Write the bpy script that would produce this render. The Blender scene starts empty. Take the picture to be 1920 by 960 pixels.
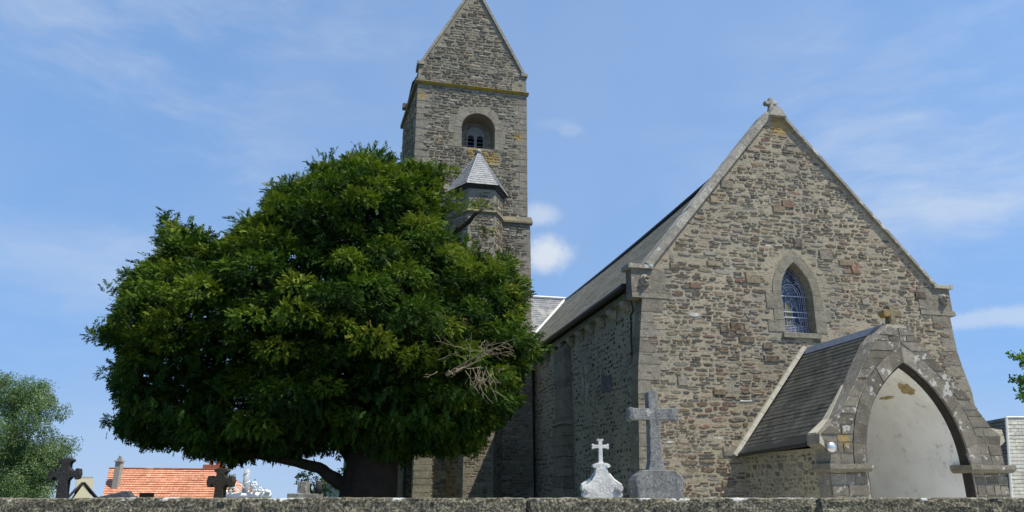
import bpy, math, random
import numpy as np
from mathutils import Vector, Matrix, noise as mnoise
from mathutils.geometry import tessellate_polygon
random.seed(7); rng = np.random.default_rng(7)
C = bpy.context.scene
COL = C.collection
PI = math.pi
F = 1388.0; TH = math.radians(17.776); A = math.radians(12.759); EYE = 1.6
cosT, sinT = math.cos(TH), math.sin(TH)
def at(x, y, Y):
    """world point seen at photo pixel (x,y) at distance Y in front of the camera"""
    dx = (x-960)/F; dy = (480-y)/F
    t = Y/(cosT-dy*sinT)
    return Vector((dx*t, Y, (sinT+dy*cosT)*t+EYE))

# ------------------------------------------------------------------ materials
class NT:
    def __init__(s, name):
        s.m = bpy.data.materials.new(name); s.m.use_nodes = True
        s.t = s.m.node_tree; s.t.nodes.clear()
        s.out = s.n('ShaderNodeOutputMaterial'); s.b = s.n('ShaderNodeBsdfPrincipled')
        s.l(s.b.outputs[0], s.out.inputs[0])
        s.b.inputs['Specular IOR Level'].default_value = .3
    def n(s, t, **k):
        n = s.t.nodes.new(t)
        for a, v in k.items(): setattr(n, a, v)
        return n
    def l(s, a, b): s.t.links.new(a, b)
    def set(s, sock, v):
        if hasattr(v, 'links') or hasattr(v, 'is_linked'): s.l(v, sock)
        else:
            if isinstance(v, (tuple, list)) and len(v) == 3 and sock.type == 'RGBA': v = (*v, 1)
            sock.default_value = v
    def math(s, op, a, b=0.0, c=None, clamp=False):
        n = s.n('ShaderNodeMath', operation=op, use_clamp=clamp)
        s.set(n.inputs[0], a); s.set(n.inputs[1], b)
        if c is not None: s.set(n.inputs[2], c)
        return n.outputs[0]
    def vmath(s, op, a, b=(0,0,0)):
        n = s.n('ShaderNodeVectorMath', operation=op); s.set(n.inputs[0], a)
        if op == 'SCALE': s.set(n.inputs['Scale'], b)
        else: s.set(n.inputs[1], b)
        return n.outputs['Value'] if op in ('LENGTH', 'DISTANCE', 'DOT_PRODUCT') else n.outputs[0]
    def mix(s, f, a, b, blend='MIX'):
        n = s.n('ShaderNodeMix', data_type='RGBA', blend_type=blend)
        s.set(n.inputs[0], f); s.set(n.inputs[6], a); s.set(n.inputs[7], b)
        return n.outputs[2]
    def rng(s, v, a, b, c=0.0, d=1.0, smooth=False):
        n = s.n('ShaderNodeMapRange'); n.interpolation_type = 'SMOOTHSTEP' if smooth else 'LINEAR'
        s.set(n.inputs[0], v)
        for i, q in enumerate((a, b, c, d)): s.set(n.inputs[i+1], q)
        return n.outputs[0]
    def noise(s, vec, scale, detail=3, rough=.55, col=False):
        n = s.n('ShaderNodeTexNoise'); s.set(n.inputs['Vector'], vec)
        n.inputs['Scale'].default_value = scale; n.inputs['Detail'].default_value = detail
        n.inputs['Roughness'].default_value = rough
        return n.outputs['Color' if col else 'Fac']
    def ramp(s, v, stops, const=False):
        n = s.n('ShaderNodeValToRGB'); e = n.color_ramp.elements
        if const: n.color_ramp.interpolation = 'CONSTANT'
        while len(e) < len(stops): e.new(.5)
        for i, (p, c) in enumerate(stops): e[i].position = p; e[i].color = (*c, 1)
        s.set(n.inputs[0], v); return n.outputs[0]
    def obj(s): return s.n('ShaderNodeTexCoord').outputs['Object']
    def bump(s, h, strength=.6, dist=.02):
        n = s.n('ShaderNodeBump'); n.inputs['Strength'].default_value = strength
        n.inputs['Distance'].default_value = dist; s.set(n.inputs['Height'], h)
        s.l(n.outputs[0], s.b.inputs['Normal'])
    def fin(s, col, rough=.9):
        s.set(s.b.inputs['Base Color'], col); s.set(s.b.inputs['Roughness'], rough); return s.m

def spots(N, co, col, amount, tint=(.62, .62, .58), scale=7, th=.66):
    """pale crustose lichen rosettes"""
    a = N.noise(co, scale, 4, .65); b = N.noise(co, scale*.23, 2)
    v = N.math('ADD', a, N.math('MULTIPLY', N.math('SUBTRACT', b, .5), .5))
    v = N.math('ADD', v, N.math('MULTIPLY', N.math('SUBTRACT', N.noise(co, scale*5, 3, .7), .5), .10))
    return N.mix(N.math('MULTIPLY', N.rng(v, th, th+.07, smooth=True), amount), col, tint)

def blobs(N, co, col, lst, tint=(.40, .25, .05)):
    for (c, r) in lst:
        d = N.vmath('DISTANCE', co, c)
        d = N.math('ADD', N.math('DIVIDE', d, r), N.math('MULTIPLY', N.math('SUBTRACT', N.noise(co, 5, 5, .75), .5), 2.6))
        col = N.mix(N.math('MULTIPLY', N.rng(d, .5, 1.0, 1, 0), .62), col, tint)
    return col

def rubble(name, pal, mortar, sc=(2.6, 2.6, 7.5), thr=.11, bump=.8, warp=.10, lichen=.5, orange=(), patch=.5, lth=.66):
    N = NT(name); co = N.obj()
    w = N.vmath('SCALE', N.vmath('SUBTRACT', N.noise(co, 2.2, 3, .6, True), (.5, .5, .5)), warp*2)
    w2 = N.vmath('SCALE', N.vmath('SUBTRACT', N.noise(co, 11, 2, .6, True), (.5, .5, .5)), warp*.55)
    p = N.vmath('MULTIPLY', N.vmath('ADD', N.vmath('ADD', co, w), w2), sc)
    v1 = N.n('ShaderNodeTexVoronoi'); v1.inputs['Scale'].default_value = 1; N.set(v1.inputs['Vector'], p)
    v2 = N.n('ShaderNodeTexVoronoi', feature='DISTANCE_TO_EDGE'); v2.inputs['Scale'].default_value = 1; N.set(v2.inputs['Vector'], p)
    sep = N.n('ShaderNodeSeparateColor'); N.set(sep.inputs[0], v1.outputs['Color'])
    t = N.math('MULTIPLY', N.math('ADD', N.rng(N.noise(co, .9, 3), .3, .7, 1-patch, 1+patch), N.math('MULTIPLY', sep.outputs[1], .9)), thr)
    mask = N.rng(v2.outputs['Distance'], t, N.math('ADD', t, .05), smooth=True)
    fine = N.noise(co, 26, 5, .7)
    st = N.ramp(sep.outputs[0], pal)
    st = N.mix(N.rng(N.noise(co, 9, 4, .7), .35, .7), st, N.mix(.55, st, mortar))
    colr = N.mix(mask, mortar, st)
    colr = N.mix(1, colr, N.ramp(fine, [(.25, (.62, .62, .62)), (.5, (1, 1, 1)), (.8, (1.0, 1.0, 1.0))]), 'MULTIPLY')
    # deep joints: thin dark hollows at the lower edges of some stones
    hole = N.math('MULTIPLY', N.rng(N.noise(N.vmath('MULTIPLY', co, (1, 1, 2.4)), 6.5, 3, .6), .63, .67, smooth=True), .75)
    colr = N.mix(hole, colr, (.06, .052, .042))
    colr = N.mix(1, colr, N.ramp(N.noise(co, .45, 3), [(.3, (.8, .81, .83)), (.65, (1.08, 1.05, 1.0))]), 'MULTIPLY')
    if lichen: colr = spots(N, co, colr, lichen, th=lth)
    colr = blobs(N, co, colr, orange)
    h = N.math('ADD', N.math('MULTIPLY', mask, .8), N.math('MULTIPLY', fine, .7))
    h = N.math('SUBTRACT', h, N.math('MULTIPLY', hole, 1.2))
    N.bump(h, bump, .035)
    return N.fin(colr, .93)

def dressed(name, pal, joint=None, lichen=.6, fine_amt=.45, bump=.5, orange=(), lth=.64, streak=0):
    """granite blocks that differ per block (mesh island)"""
    N = NT(name); co = N.obj(); g = N.n('ShaderNodeNewGeometry')
    colr = N.ramp(g.outputs['Random Per Island'], pal)
    f = N.noise(co, 38, 4, .8); m = N.noise(co, 4.5, 5, .7)
    colr = N.mix(1, colr, N.ramp(f, [(.3, (1-fine_amt,)*3), (.55, (1, 1, 1)), (.75, (1.35, 1.35, 1.33))]), 'MULTIPLY')
    colr = N.mix(1, colr, N.ramp(m, [(.3, (.68, .67, .66)), (.62, (1.12, 1.1, 1.06))]), 'MULTIPLY')
    if streak:
        s = N.noise(N.vmath('MULTIPLY', co, (9, 9, .8)), 1.6, 4, .7)
        colr = N.mix(N.math('MULTIPLY', N.rng(s, .52, .68, smooth=True), streak), colr, (.05, .052, .055))
    if lichen: colr = spots(N, co, colr, lichen, th=lth, scale=6)
    colr = blobs(N, co, colr, orange)
    N.bump(N.math('ADD', f, N.math('MULTIPLY', m, 2)), bump+.2, .025)
    return N.fin(colr, .9)

def slate(name, c1, c2, mort=(.01, .01, .01), rough=.5, tintn=None, ms=.035, orange=()):
    N = NT(name); tc = N.n('ShaderNodeTexCoord'); co = tc.outputs['Object']
    b = N.n('ShaderNodeTexBrick'); N.set(b.inputs['Vector'], tc.outputs['UV'])
    b.offset = .5
    for k, v in (('Scale', 1), ('Brick Width', 1), ('Row Height', 1), ('Mortar Size', ms), ('Mortar Smooth', .3), ('Bias', 0)): b.inputs[k].default_value = v
    b.inputs['Color1'].default_value = (*c1, 1); b.inputs['Color2'].default_value = (*c2, 1); b.inputs['Mortar'].default_value = (*mort, 1)
    colr = N.mix(1, b.outputs['Color'], N.ramp(N.noise(co, 1.1, 5, .65), [(.3, (.72, .73, .74)), (.7, (1.2, 1.19, 1.15))]), 'MULTIPLY')
    colr = N.mix(1, colr, N.ramp(N.noise(co, 22, 3, .7), [(.3, (.75,)*3), (.7, (1.2,)*3)]), 'MULTIPLY')
    colr = N.mix(1, colr, N.ramp(N.noise(N.vmath('MULTIPLY', tc.outputs['UV'], (.9, 1.0, 1)), .9, 2, .9), [(.3, (.7, .7, .7)), (.5, (1, 1, 1)), (.7, (1.35, 1.33, 1.25))]), 'MULTIPLY')
    if tintn: colr = N.mix(N.rng(N.noise(N.vmath('MULTIPLY', co, (1, 1, .4)), 1.7, 4), .5, .75), colr, tintn)
    colr = blobs(N, co, colr, orange)
    N.bump(N.math('ADD', N.math('MULTIPLY', b.outputs['Fac'], -1), N.math('MULTIPLY', N.noise(co, 18, 3), .5)), .35, .01)
    return N.fin(colr, rough)

def plain(name, col, rough=.6, var=.25, scale=6, metallic=0, bump=.2, spec=.3):
    N = NT(name); co = N.obj()
    c = N.mix(1, col, N.ramp(N.noise(co, scale, 5, .65), [(.3, (1-var,)*3), (.7, (1+var,)*3)]), 'MULTIPLY')
    N.b.inputs['Metallic'].default_value = metallic; N.b.inputs['Specular IOR Level'].default_value = spec
    if bump: N.bump(N.noise(co, scale*5, 3), bump, .01)
    return N.fin(c, rough)

def leafmat(name, stops, trans=.35, rough=.55):
    N = NT(name); a = N.n('ShaderNodeAttribute', attribute_name='tone')
    c = N.ramp(a.outputs['Fac'], stops)
    tr = N.n('ShaderNodeBsdfTranslucent'); N.set(tr.inputs[0], N.mix(1, c, (1.3, 1.5, .5), 'MULTIPLY'))
    mx = N.n('ShaderNodeMixShader'); mx.inputs[0].default_value = trans
    N.fin(c, rough); N.b.inputs['Specular IOR Level'].default_value = .15
    N.l(N.b.outputs[0], mx.inputs[1]); N.l(tr.outputs[0], mx.inputs[2]); N.l(mx.outputs[0], N.out.inputs[0])
    return N.m

# local frame of the church (u right along the west front, v depth along the nave, camera at u=v=0)
O = Vector((12.34, 18.0, 0))
GPAL = [(0, (.10, .085, .065)), (.22, (.20, .165, .12)), (.4, (.26, .22, .16)), (.55, (.17, .085, .055)), (.66, (.24, .215, .165)), (.8, (.13, .12, .105)), (.9, (.32, .27, .19)), (1, (.15, .075, .05))]
M = {}
M['gable'] = rubble('rubble_gable', GPAL, (.40, .355, .265), (2.3, 2.3, 7.2), .105, lichen=.75, lth=.71, orange=[((.12, -.05, -.0+12.2), .42)])
M['nave'] = rubble('rubble_nave', [(0, (.05, .045, .04)), (.4, (.16, .13, .10)), (.7, (.10, .07, .05)), (1, (.22, .2, .16))], (.30, .265, .20), (4.2, 4.2, 6), .15, lichen=.4, patch=.6)
TPAL = [(0, (.12, .105, .08)), (.3, (.24, .215, .165)), (.55, (.18, .16, .125)), (.8, (.33, .31, .26)), (1, (.15, .125, .095))]
M['tower'] = rubble('rubble_tower', TPAL, (.30, .275, .215), (2.6, 2.6, 7.0), .07, lichen=.35, lth=.7, patch=.4,
    orange=[((-7.25, 11.55, 16.0), .62), ((-6.55, 11.55, 15.8), .5), ((-9.6, 11.55, 18.6), .3), ((-5.4, 11.55, 17), .25)])
M['turret'] = rubble('rubble_turret', TPAL, (.38, .35, .28), (2.6, 2.6, 6.5), .10, lichen=.3, patch=.4)
DG = [(0, (.20, .18, .145)), (.3, (.28, .255, .205)), (.6, (.22, .20, .16)), (.85, (.34, .31, .25)), (1, (.17, .15, .115))]
DP = [(0, (.14, .126, .10)), (.2, (.25, .23, .185)), (.4, (.16, .143, .112)), (.6, (.31, .285, .235)), (.8, (.19, .17, .135)), (1, (.12, .108, .085))]
M['quoin'] = dressed('granite_quoin', DG, lichen=.7, lth=.67, orange=[((-9.8, 11.5, 18.6), .25), ((-5.2, 11.5, 17), .22)])
M['porchstone'] = dressed('granite_porch', DP, lichen=.6, lth=.605, orange=[((-1.75, -3.6, 2.7), .16)])
M['porchmortar'] = rubble('porch_core', [(0, (.26, .24, .2)), (1, (.34, .31, .24))], (.44, .40, .31), (2.6, 2.6, 4), .1, lichen=.6, lth=.65)
M['surround'] = dressed('granite_surround', [(0, (.24, .22, .17)), (1, (.29, .27, .21))], lichen=.5, lth=.68)
M['coping'] = dressed('coping_stone', [(0, (.38, .36, .30)), (.5, (.31, .29, .24)), (1, (.44, .415, .35))], lichen=.7, lth=.58, fine_amt=.45)
M['towercoping'] = dressed('tower_coping_stone', [(0, (.28, .26, .21)), (1, (.36, .34, .28))], lichen=.5, lth=.62, orange=[((-7.2, 11.5, 21), 1.5)])
M['string'] = dressed('string_course_stone', [(0, (.15, .135, .10)), (1, (.21, .185, .12))], lichen=.2)
def add_ochre():
    N = NT('ochre_lichen_stone'); co = N.obj()
    c = N.mix(N.rng(N.noise(co, 2.6, 5, .75), .36, .5), (.24, .20, .12), (.44, .30, .03))
    c = N.mix(1, c, N.ramp(N.noise(co, 20, 4, .7), [(.3, (.6,)*3), (.7, (1.15,)*3)]), 'MULTIPLY')
    N.bump(N.noise(co, 15, 3), .5, .02); return N.fin(c, .9)
M['ochre'] = add_ochre()
M['porchslate'] = slate('porch_slate', (.050, .052, .048), (.085, .086, .078), (.010, .010, .010), .62, (.12, .12, .10), .03)
M['naveslate'] = slate('nave_slate', (.18, .182, .145), (.29, .29, .235), (.05, .05, .042), .75, (.2, .19, .14), .06)
M['blueslate'] = slate('blue_slate', (.24, .25, .26), (.33, .34, .35), (.10, .10, .11), .6, (.36, .36, .35), .03)
M['transslate'] = slate('transept_slate', (.19, .20, .21), (.24, .25, .26), (.13, .13, .13), .6, (.38, .37, .34), .03,
    orange=[((-4.9, 19.5, 9.9), .8), ((-4.5, 19.2, 9.1), .5)])
M['lightslate'] = slate('pale_slate', (.50, .48, .42), (.58, .56, .50), (.26, .25, .22), .7, (.6, .58, .52), .03)
M['darkslate'] = slate('dark_hung_slate', (.12, .115, .105), (.19, .18, .165), (.04, .04, .04), .7, (.2, .19, .17), .05)
M['leadgrey'] = plain('ridge_lead', (.30, .32, .36), .5, .15)
M['cement'] = plain('pale_cement', (.50, .46, .36), .9, .2, 5)
M['white'] = plain('white_flashing', (.70, .70, .69), .7, .1)
M['gutter'] = plain('dark_gutter', (.022, .026, .030), .4, .2)
M['cable'] = plain('black_cable', (.01, .01, .012), .5, .1)
M['woodlouvre'] = plain('slate_louvre', (.11, .125, .15), .6, .2)
M['dark'] = plain('dark_void', (.012, .011, .010), .95, .1)
M['trunk'] = plain('yew_bark', (.032, .022, .017), .95, .35, 4, bump=.8)
M['bark2'] = plain('grey_bark', (.13, .11, .085), .95, .3, 5, bump=.6)
M['deadwood'] = plain('bleached_deadwood', (.29, .23, .155), .9, .25, 9)
M['oak'] = plain('oak_door', (.09, .055, .03), .7, .3, 5)
def plaster():
    N = NT('stained_plaster'); co = N.obj()
    c = N.mix(N.rng(N.noise(co, 1.6, 6, .7), .44, .64), (.86, .85, .81), (.78, .765, .715))
    st = N.math('MULTIPLY', N.rng(N.noise(co, 5.5, 5, .7), .57, .66), N.rng(N.noise(co, .8, 2), .42, .6))
    c = N.mix(N.math('MULTIPLY', st, .6), c, (.36, .34, .30))
    sp = N.rng(N.noise(N.vmath('MULTIPLY', co, (1, 1, 1.8)), 4.2, 4, .7), .66, .69)
    c = N.mix(N.math('MULTIPLY', sp, .5), c, (.42, .36, .22))
    N.bump(N.noise(co, 9, 4), .35, .01); return N.fin(c, .95)
M['plaster'] = plaster()
M['plasterpatch'] = plain('bare_ochre_render', (.36, .28, .14), .95, .4, 9)
M['marble'] = dressed('white_marble', [(0, (.66, .66, .64)), (1, (.70, .70, .68))], lichen=0, fine_amt=.10, streak=.10)
M['granite'] = dressed('grey_granite', [(0, (.22, .225, .225)), (1, (.27, .275, .27))], lichen=.5, fine_amt=.6, streak=.45, lth=.68)
M['darkstone'] = dressed('dark_cross_stone', [(0, (.035, .034, .035)), (1, (.045, .044, .045))], lichen=.25, lth=.66)
M['brownstone'] = dressed('brown_cross_stone', [(0, (.045, .036, .025)), (1, (.06, .05, .035))], lichen=.25, lth=.66)
M['bluegranite'] = dressed('blue_granite', [(0, (.08, .085, .10)), (1, (.10, .105, .125))], lichen=.3, fine_amt=.5)
M['black'] = plain('black_granite', (.012, .012, .012), .25, .1)
M['silver'] = plain('grey_painted_column', (.36, .38, .40), .5, .2, 8)
M['ceramic'] = plain('white_ceramic', (.80, .80, .78), .35, .06, spec=.5)
M['tombstone'] = dressed('tomb_stone', [(0, (.25, .24, .21)), (1, (.27, .255, .22))], lichen=.4, streak=.5)
M['cream'] = plain('cream_render', (.58, .52, .36), .9, .08)
M['palerender'] = plain('pale_grey_render', (.36, .37, .38), .9, .1)
M['brownroof'] = plain('brown_verge', (.05, .035, .03), .8, .2)
M['concrete'] = plain('concrete_chimney', (.30, .28, .25), .9, .2)
M['brick'] = plain('chimney_brick', (.36, .11, .06), .9, .3, 8)
M['terracotta'] = slate('terracotta_tiles', (.62, .25, .14), (.74, .34, .21), (.24, .09, .05), .85, (.55, .30, .2), .05)
def grassm():
    N = NT('grass_ground'); co = N.obj()
    c = N.ramp(N.noise(co, 1.5, 6, .7), [(.3, (.05, .08, .022)), (.6, (.09, .12, .035)), (.8, (.16, .14, .07))])
    N.bump(N.noise(co, 30, 4), .8, .04); return N.fin(c, .95)
M['grass'] = grassm()
M['asphalt'] = plain('asphalt', (.055, .055, .055), .9, .2, 12, bump=.5)
M['paving'] = plain('pavement_concrete', (.28, .27, .25), .9, .15, 4)
def copingmat():
    N = NT('old_concrete_coping'); co = N.obj()
    a = N.noise(co, 42, 5, .8); b = N.noise(co, 14, 4, .75); c3 = N.noise(co, 1.6, 4, .7)
    c = N.ramp(a, [(.36, (.035, .033, .026)), (.5, (.135, .125, .095)), (.62, (.44, .42, .355))])
    c = N.mix(1, c, N.ramp(b, [(.3, (.6, .6, .56)), (.7, (1.3, 1.28, 1.18))]), 'MULTIPLY')
    c = N.mix(1, c, N.ramp(c3, [(.3, (.68, .67, .62)), (.7, (1.15, 1.13, 1.05))]), 'MULTIPLY')
    sepn = N.n('ShaderNodeSeparateXYZ'); N.set(sepn.inputs[0], co)
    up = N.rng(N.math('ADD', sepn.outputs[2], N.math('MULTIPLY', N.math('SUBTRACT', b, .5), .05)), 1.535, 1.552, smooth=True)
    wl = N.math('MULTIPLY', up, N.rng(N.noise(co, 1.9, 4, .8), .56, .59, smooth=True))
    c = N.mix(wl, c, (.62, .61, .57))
    N.bump(N.math('ADD', a, N.math('MULTIPLY', b, 1.6)), .9, .02); return N.fin(c, .95)
M['wallcoping'] = copingmat()
M['wallstone'] = rubble('boundary_rubble', TPAL, (.2, .18, .14), (3, 3, 6), .08)
def glassm():
    N = NT('stained_glass'); co = N.obj()
    v = N.n('ShaderNodeTexVoronoi'); v.inputs['Scale'].default_value = 13; N.set(v.inputs['Vector'], co)
    sep = N.n('ShaderNodeSeparateColor'); N.set(sep.inputs[0], v.outputs['Color'])
    c = N.ramp(sep.outputs[0], [(0, (.012, .014, .04)), (.3, (.03, .035, .09)), (.55, (.05, .04, .07)), (.75, (.02, .04, .055)), (1, (.07, .075, .11))])
    N.fin(c, .18); N.b.inputs['Specular IOR Level'].default_value = .6; return N.m
M['glass'] = glassm()
M['leadline'] = plain('pale_lead_cames', (.50, .53, .64), .5, .3, 9)
M['robe'] = plain('olive_glass', (.16, .15, .07), .3, .2)
M['robeblue'] = plain('deep_blue_glass', (.02, .025, .05), .25, .2)
M['tealglass'] = plain('teal_glass', (.02, .06, .07), .25, .2)
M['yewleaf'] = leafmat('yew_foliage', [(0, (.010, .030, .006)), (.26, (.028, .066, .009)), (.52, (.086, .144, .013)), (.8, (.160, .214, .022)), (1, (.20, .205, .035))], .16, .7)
M['paleleaf'] = leafmat('willow_foliage', [(0, (.06, .11, .045)), (.5, (.14, .21, .095)), (1, (.28, .35, .22))], .3)
M['freshleaf'] = leafmat('fresh_foliage', [(0, (.04, .10, .02)), (.6, (.10, .2, .04)), (1, (.2, .28, .06))], .4)
M['autumnleaf'] = leafmat('yellow_foliage', [(0, (.09, .12, .01)), (.5, (.28, .24, .02)), (1, (.45, .33, .02))], .4)

# ------------------------------------------------------------------ mesh helper
class MB:
    def __init__(s): s.v = []; s.f = []; s.uv = []; s.mi = []; s.off = Vector((0, 0, 0)); s.mat = 0
    def P(s, p): s.v.append(tuple(Vector(p)-s.off)); return len(s.v)-1
    def face(s, pts, uv=None):
        s.f.append([s.P(p) for p in pts]); s.uv.append(uv); s.mi.append(s.mat)
    def idx(s, f, uv=None): s.f.append(list(f)); s.uv.append(uv); s.mi.append(s.mat)
    def hexa(s, p):   # 8 points: bottom 4 (ccw), top 4
        i = [s.P(q) for q in p]
        for f in ((3, 2, 1, 0), (4, 5, 6, 7), (0, 1, 5, 4), (1, 2, 6, 5), (2, 3, 7, 6), (3, 0, 4, 7)): s.idx([i[k] for k in f])
    def box(s, a, b, j=0):
        x0, y0, z0 = a; x1, y1, z1 = b
        r = lambda: random.uniform(-j, j) if j else 0
        s.hexa([(x+r(), y+r()*.4, z+r()) for z in (z0, z1) for x, y in ((x0, y0), (x1, y0), (x1, y1), (x0, y1))])
    def plate(s, loops, v0, v1, axis='v'):
        """extrude polygon (first loop outer, rest holes) given in (a,z); axis v: a=u, depth v ; axis u: a=v, depth u"""
        mk = (lambda a, z, d: (a, d, z)) if axis == 'v' else (lambda a, z, d: (d, a, z))
        tris = tessellate_polygon([[Vector((a, z, 0)) for a, z in lp] for lp in loops])
        flat = [p for lp in loops for p in lp]
        i0 = [s.P(mk(a, z, v0)) for a, z in flat]; i1 = [s.P(mk(a, z, v1)) for a, z in flat]
        for t in tris: s.idx([i0[k] for k in t]); s.idx([i1[k] for k in reversed(t)])
        b = 0
        for lp in loops:
            n = len(lp)
            for k in range(n): s.idx([i0[b+k], i0[b+(k+1) % n], i1[b+(k+1) % n], i1[b+k]])
            b += n
    def tube(s, pts, rad, n=6, cap=True):
        pts = [Vector(p) for p in pts]
        if not isinstance(rad, (list, tuple)): rad = [rad]*len(pts)
        rings = []; up = Vector((.31, .17, .93))
        for i, p in enumerate(pts):
            d = (pts[min(i+1, len(pts)-1)]-pts[max(i-1, 0)]).normalized()
            a = d.cross(up if abs(d.dot(up)) < .9 else Vector((1, 0, 0))).normalized(); b = d.cross(a)
            rings.append([s.P(p+(a*math.cos(2*PI*k/n)+b*math.sin(2*PI*k/n))*rad[i]) for k in range(n)])
        for r0, r1 in zip(rings, rings[1:]):
            for k in range(n): s.idx([r0[k], r0[(k+1) % n], r1[(k+1) % n], r1[k]])
        if cap: s.idx(rings[0][::-1]); s.idx(rings[-1])
    def ball(s, c, r, n=10, m=7, sq=(1, 1, 1)):
        c = Vector(c); rows = []
        for i in range(1, m):
            t = PI*i/m
            rows.append([s.P(c+Vector((r*sq[0]*math.sin(t)*math.cos(2*PI*k/n), r*sq[1]*math.sin(t)*math.sin(2*PI*k/n), r*sq[2]*math.cos(t)))) for k in range(n)])
        a = s.P(c+Vector((0, 0, r*sq[2]))); b = s.P(c-Vector((0, 0, r*sq[2])))
        for k in range(n):
            s.idx([a, rows[0][k], rows[0][(k+1) % n]]); s.idx([b, rows[-1][(k+1) % n], rows[-1][k]])
        for r0, r1 in zip(rows, rows[1:]):
            for k in range(n): s.idx([r0[k], r1[k], r1[(k+1) % n], r0[(k+1) % n]])
    def build(s, name, mats, parent=None, smooth=False, fix=True):
        me = bpy.data.meshes.new(name); me.from_pydata(s.v, [], s.f)
        if not isinstance(mats, (list, tuple)): mats = [mats]
        for m in mats: me.materials.append(m)
        if len(mats) > 1: me.polygons.foreach_set('material_index', s.mi)
        if any(u is not None for u in s.uv):
            l = me.uv_layers.new(name='UVMap'); k = 0
            for f, u in zip(s.f, s.uv):
                for q in range(len(f)): l.data[k].uv = u[q] if u else (0, 0); k += 1
        if fix:
            import bmesh
            bm = bmesh.new(); bm.from_mesh(me); bmesh.ops.recalc_face_normals(bm, faces=bm.faces); bm.to_mesh(me); bm.free()
        if smooth: me.polygons.foreach_set('use_smooth', [True]*len(me.polygons))
        o = bpy.data.objects.new(name, me); COL.objects.link(o)
        if parent: o.parent = parent
        return o
def CM(): m = MB(); m.off = O; return m      # church-frame builder
def tag(o, label=None, cat=None, group=None, kind=None):
    for k, v in (('label', label), ('category', cat), ('group', group), ('kind', kind)):
        if v: o[k] = v
    return o
def empty(name, loc, rz=0, **k):
    o = bpy.data.objects.new(name, None); COL.objects.link(o); o.location = loc; o.rotation_euler = (0, 0, rz); o.empty_display_size = .3
    return tag(o, **k)
def part_label(o, l): o['label'] = l; return o

def roof_slope(mb, e0, e1, r0, r1, rows, width, lift=.02, seg=1, sag=0, flare=0, close=False):
    """stepped slate courses from eave e0-e1 up to ridge r0-r1"""
    e0, e1, r0, r1 = map(Vector, (e0, e1, r0, r1))
    n = (e1-e0).cross(r0-e0).normalized()
    if n.z < 0: n = -n
    def pt(a, t):
        p = (e0.lerp(e1, a)).lerp(r0.lerp(r1, a), t)
        if sag: p = p + n*(-sag*math.sin(PI*a)*(.5+.5*t))
        if flare: p = p + n*(-flare*math.sin(PI*min(1, t)))
        return p
    L0 = (e1-e0).length
    for i in range(rows):
        t0, t1 = i/rows, (i+1)/rows
        for k in range(seg):
            a0, a1 = k/seg, (k+1)/seg
            jl = lift*random.uniform(.7, 1.3)
            p = [pt(a0, t0)+n*jl, pt(a1, t0)+n*jl, pt(a1, t1)+n*.002, pt(a0, t1)+n*.002]
            ua, ub = a0*L0/width, a1*L0/width
            mb.face(p, [(ua, i+.02), (ub, i+.02), (ub, i+.98), (ua, i+.98)])
            mb.face([pt(a0, t0), pt(a1, t0), p[1], p[0]], [(ua, i), (ub, i), (ub, i), (ua, i)])

def arch_pts(cx, hw, zs, za, n=10, left=True):
    """pointed arch, from left springing over the apex to right springing"""
    rise = za-zs; c = (rise*rise-hw*hw)/(2*hw); r = hw+c
    pts = []
    a_end = math.atan2(rise, c)
    for k in range(n+1):
        a = a_end*k/n; pts.append((cx+c-r*math.cos(a), zs+r*math.sin(a)))
    return pts+[(2*cx-x, z) for x, z in reversed(pts[:-1])]
def round_pts(cx, hw, zs, n=12):
    return [(cx-hw*math.cos(PI*k/n), zs+hw*math.sin(PI*k/n)) for k in range(n+1)]
def ring_blocks(mb, inner, outer, v0, v1, gap=.012, per=2):
    """voussoirs between two matching polylines"""
    n = len(inner)-1; k = 0
    while k < n:
        e = min(n, k+per)
        lp = inner[k:e+1]+outer[k:e+1][::-1]
        cx = sum(p[0] for p in lp)/len(lp); cz = sum(p[1] for p in lp)/len(lp)
        lp = [(x+(cx-x)*gap*3, z+(cz-z)*gap*3) for x, z in lp]
        d = random.uniform(-.008, .008)
        mb.plate([lp], v0+d, v1); k = e

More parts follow.
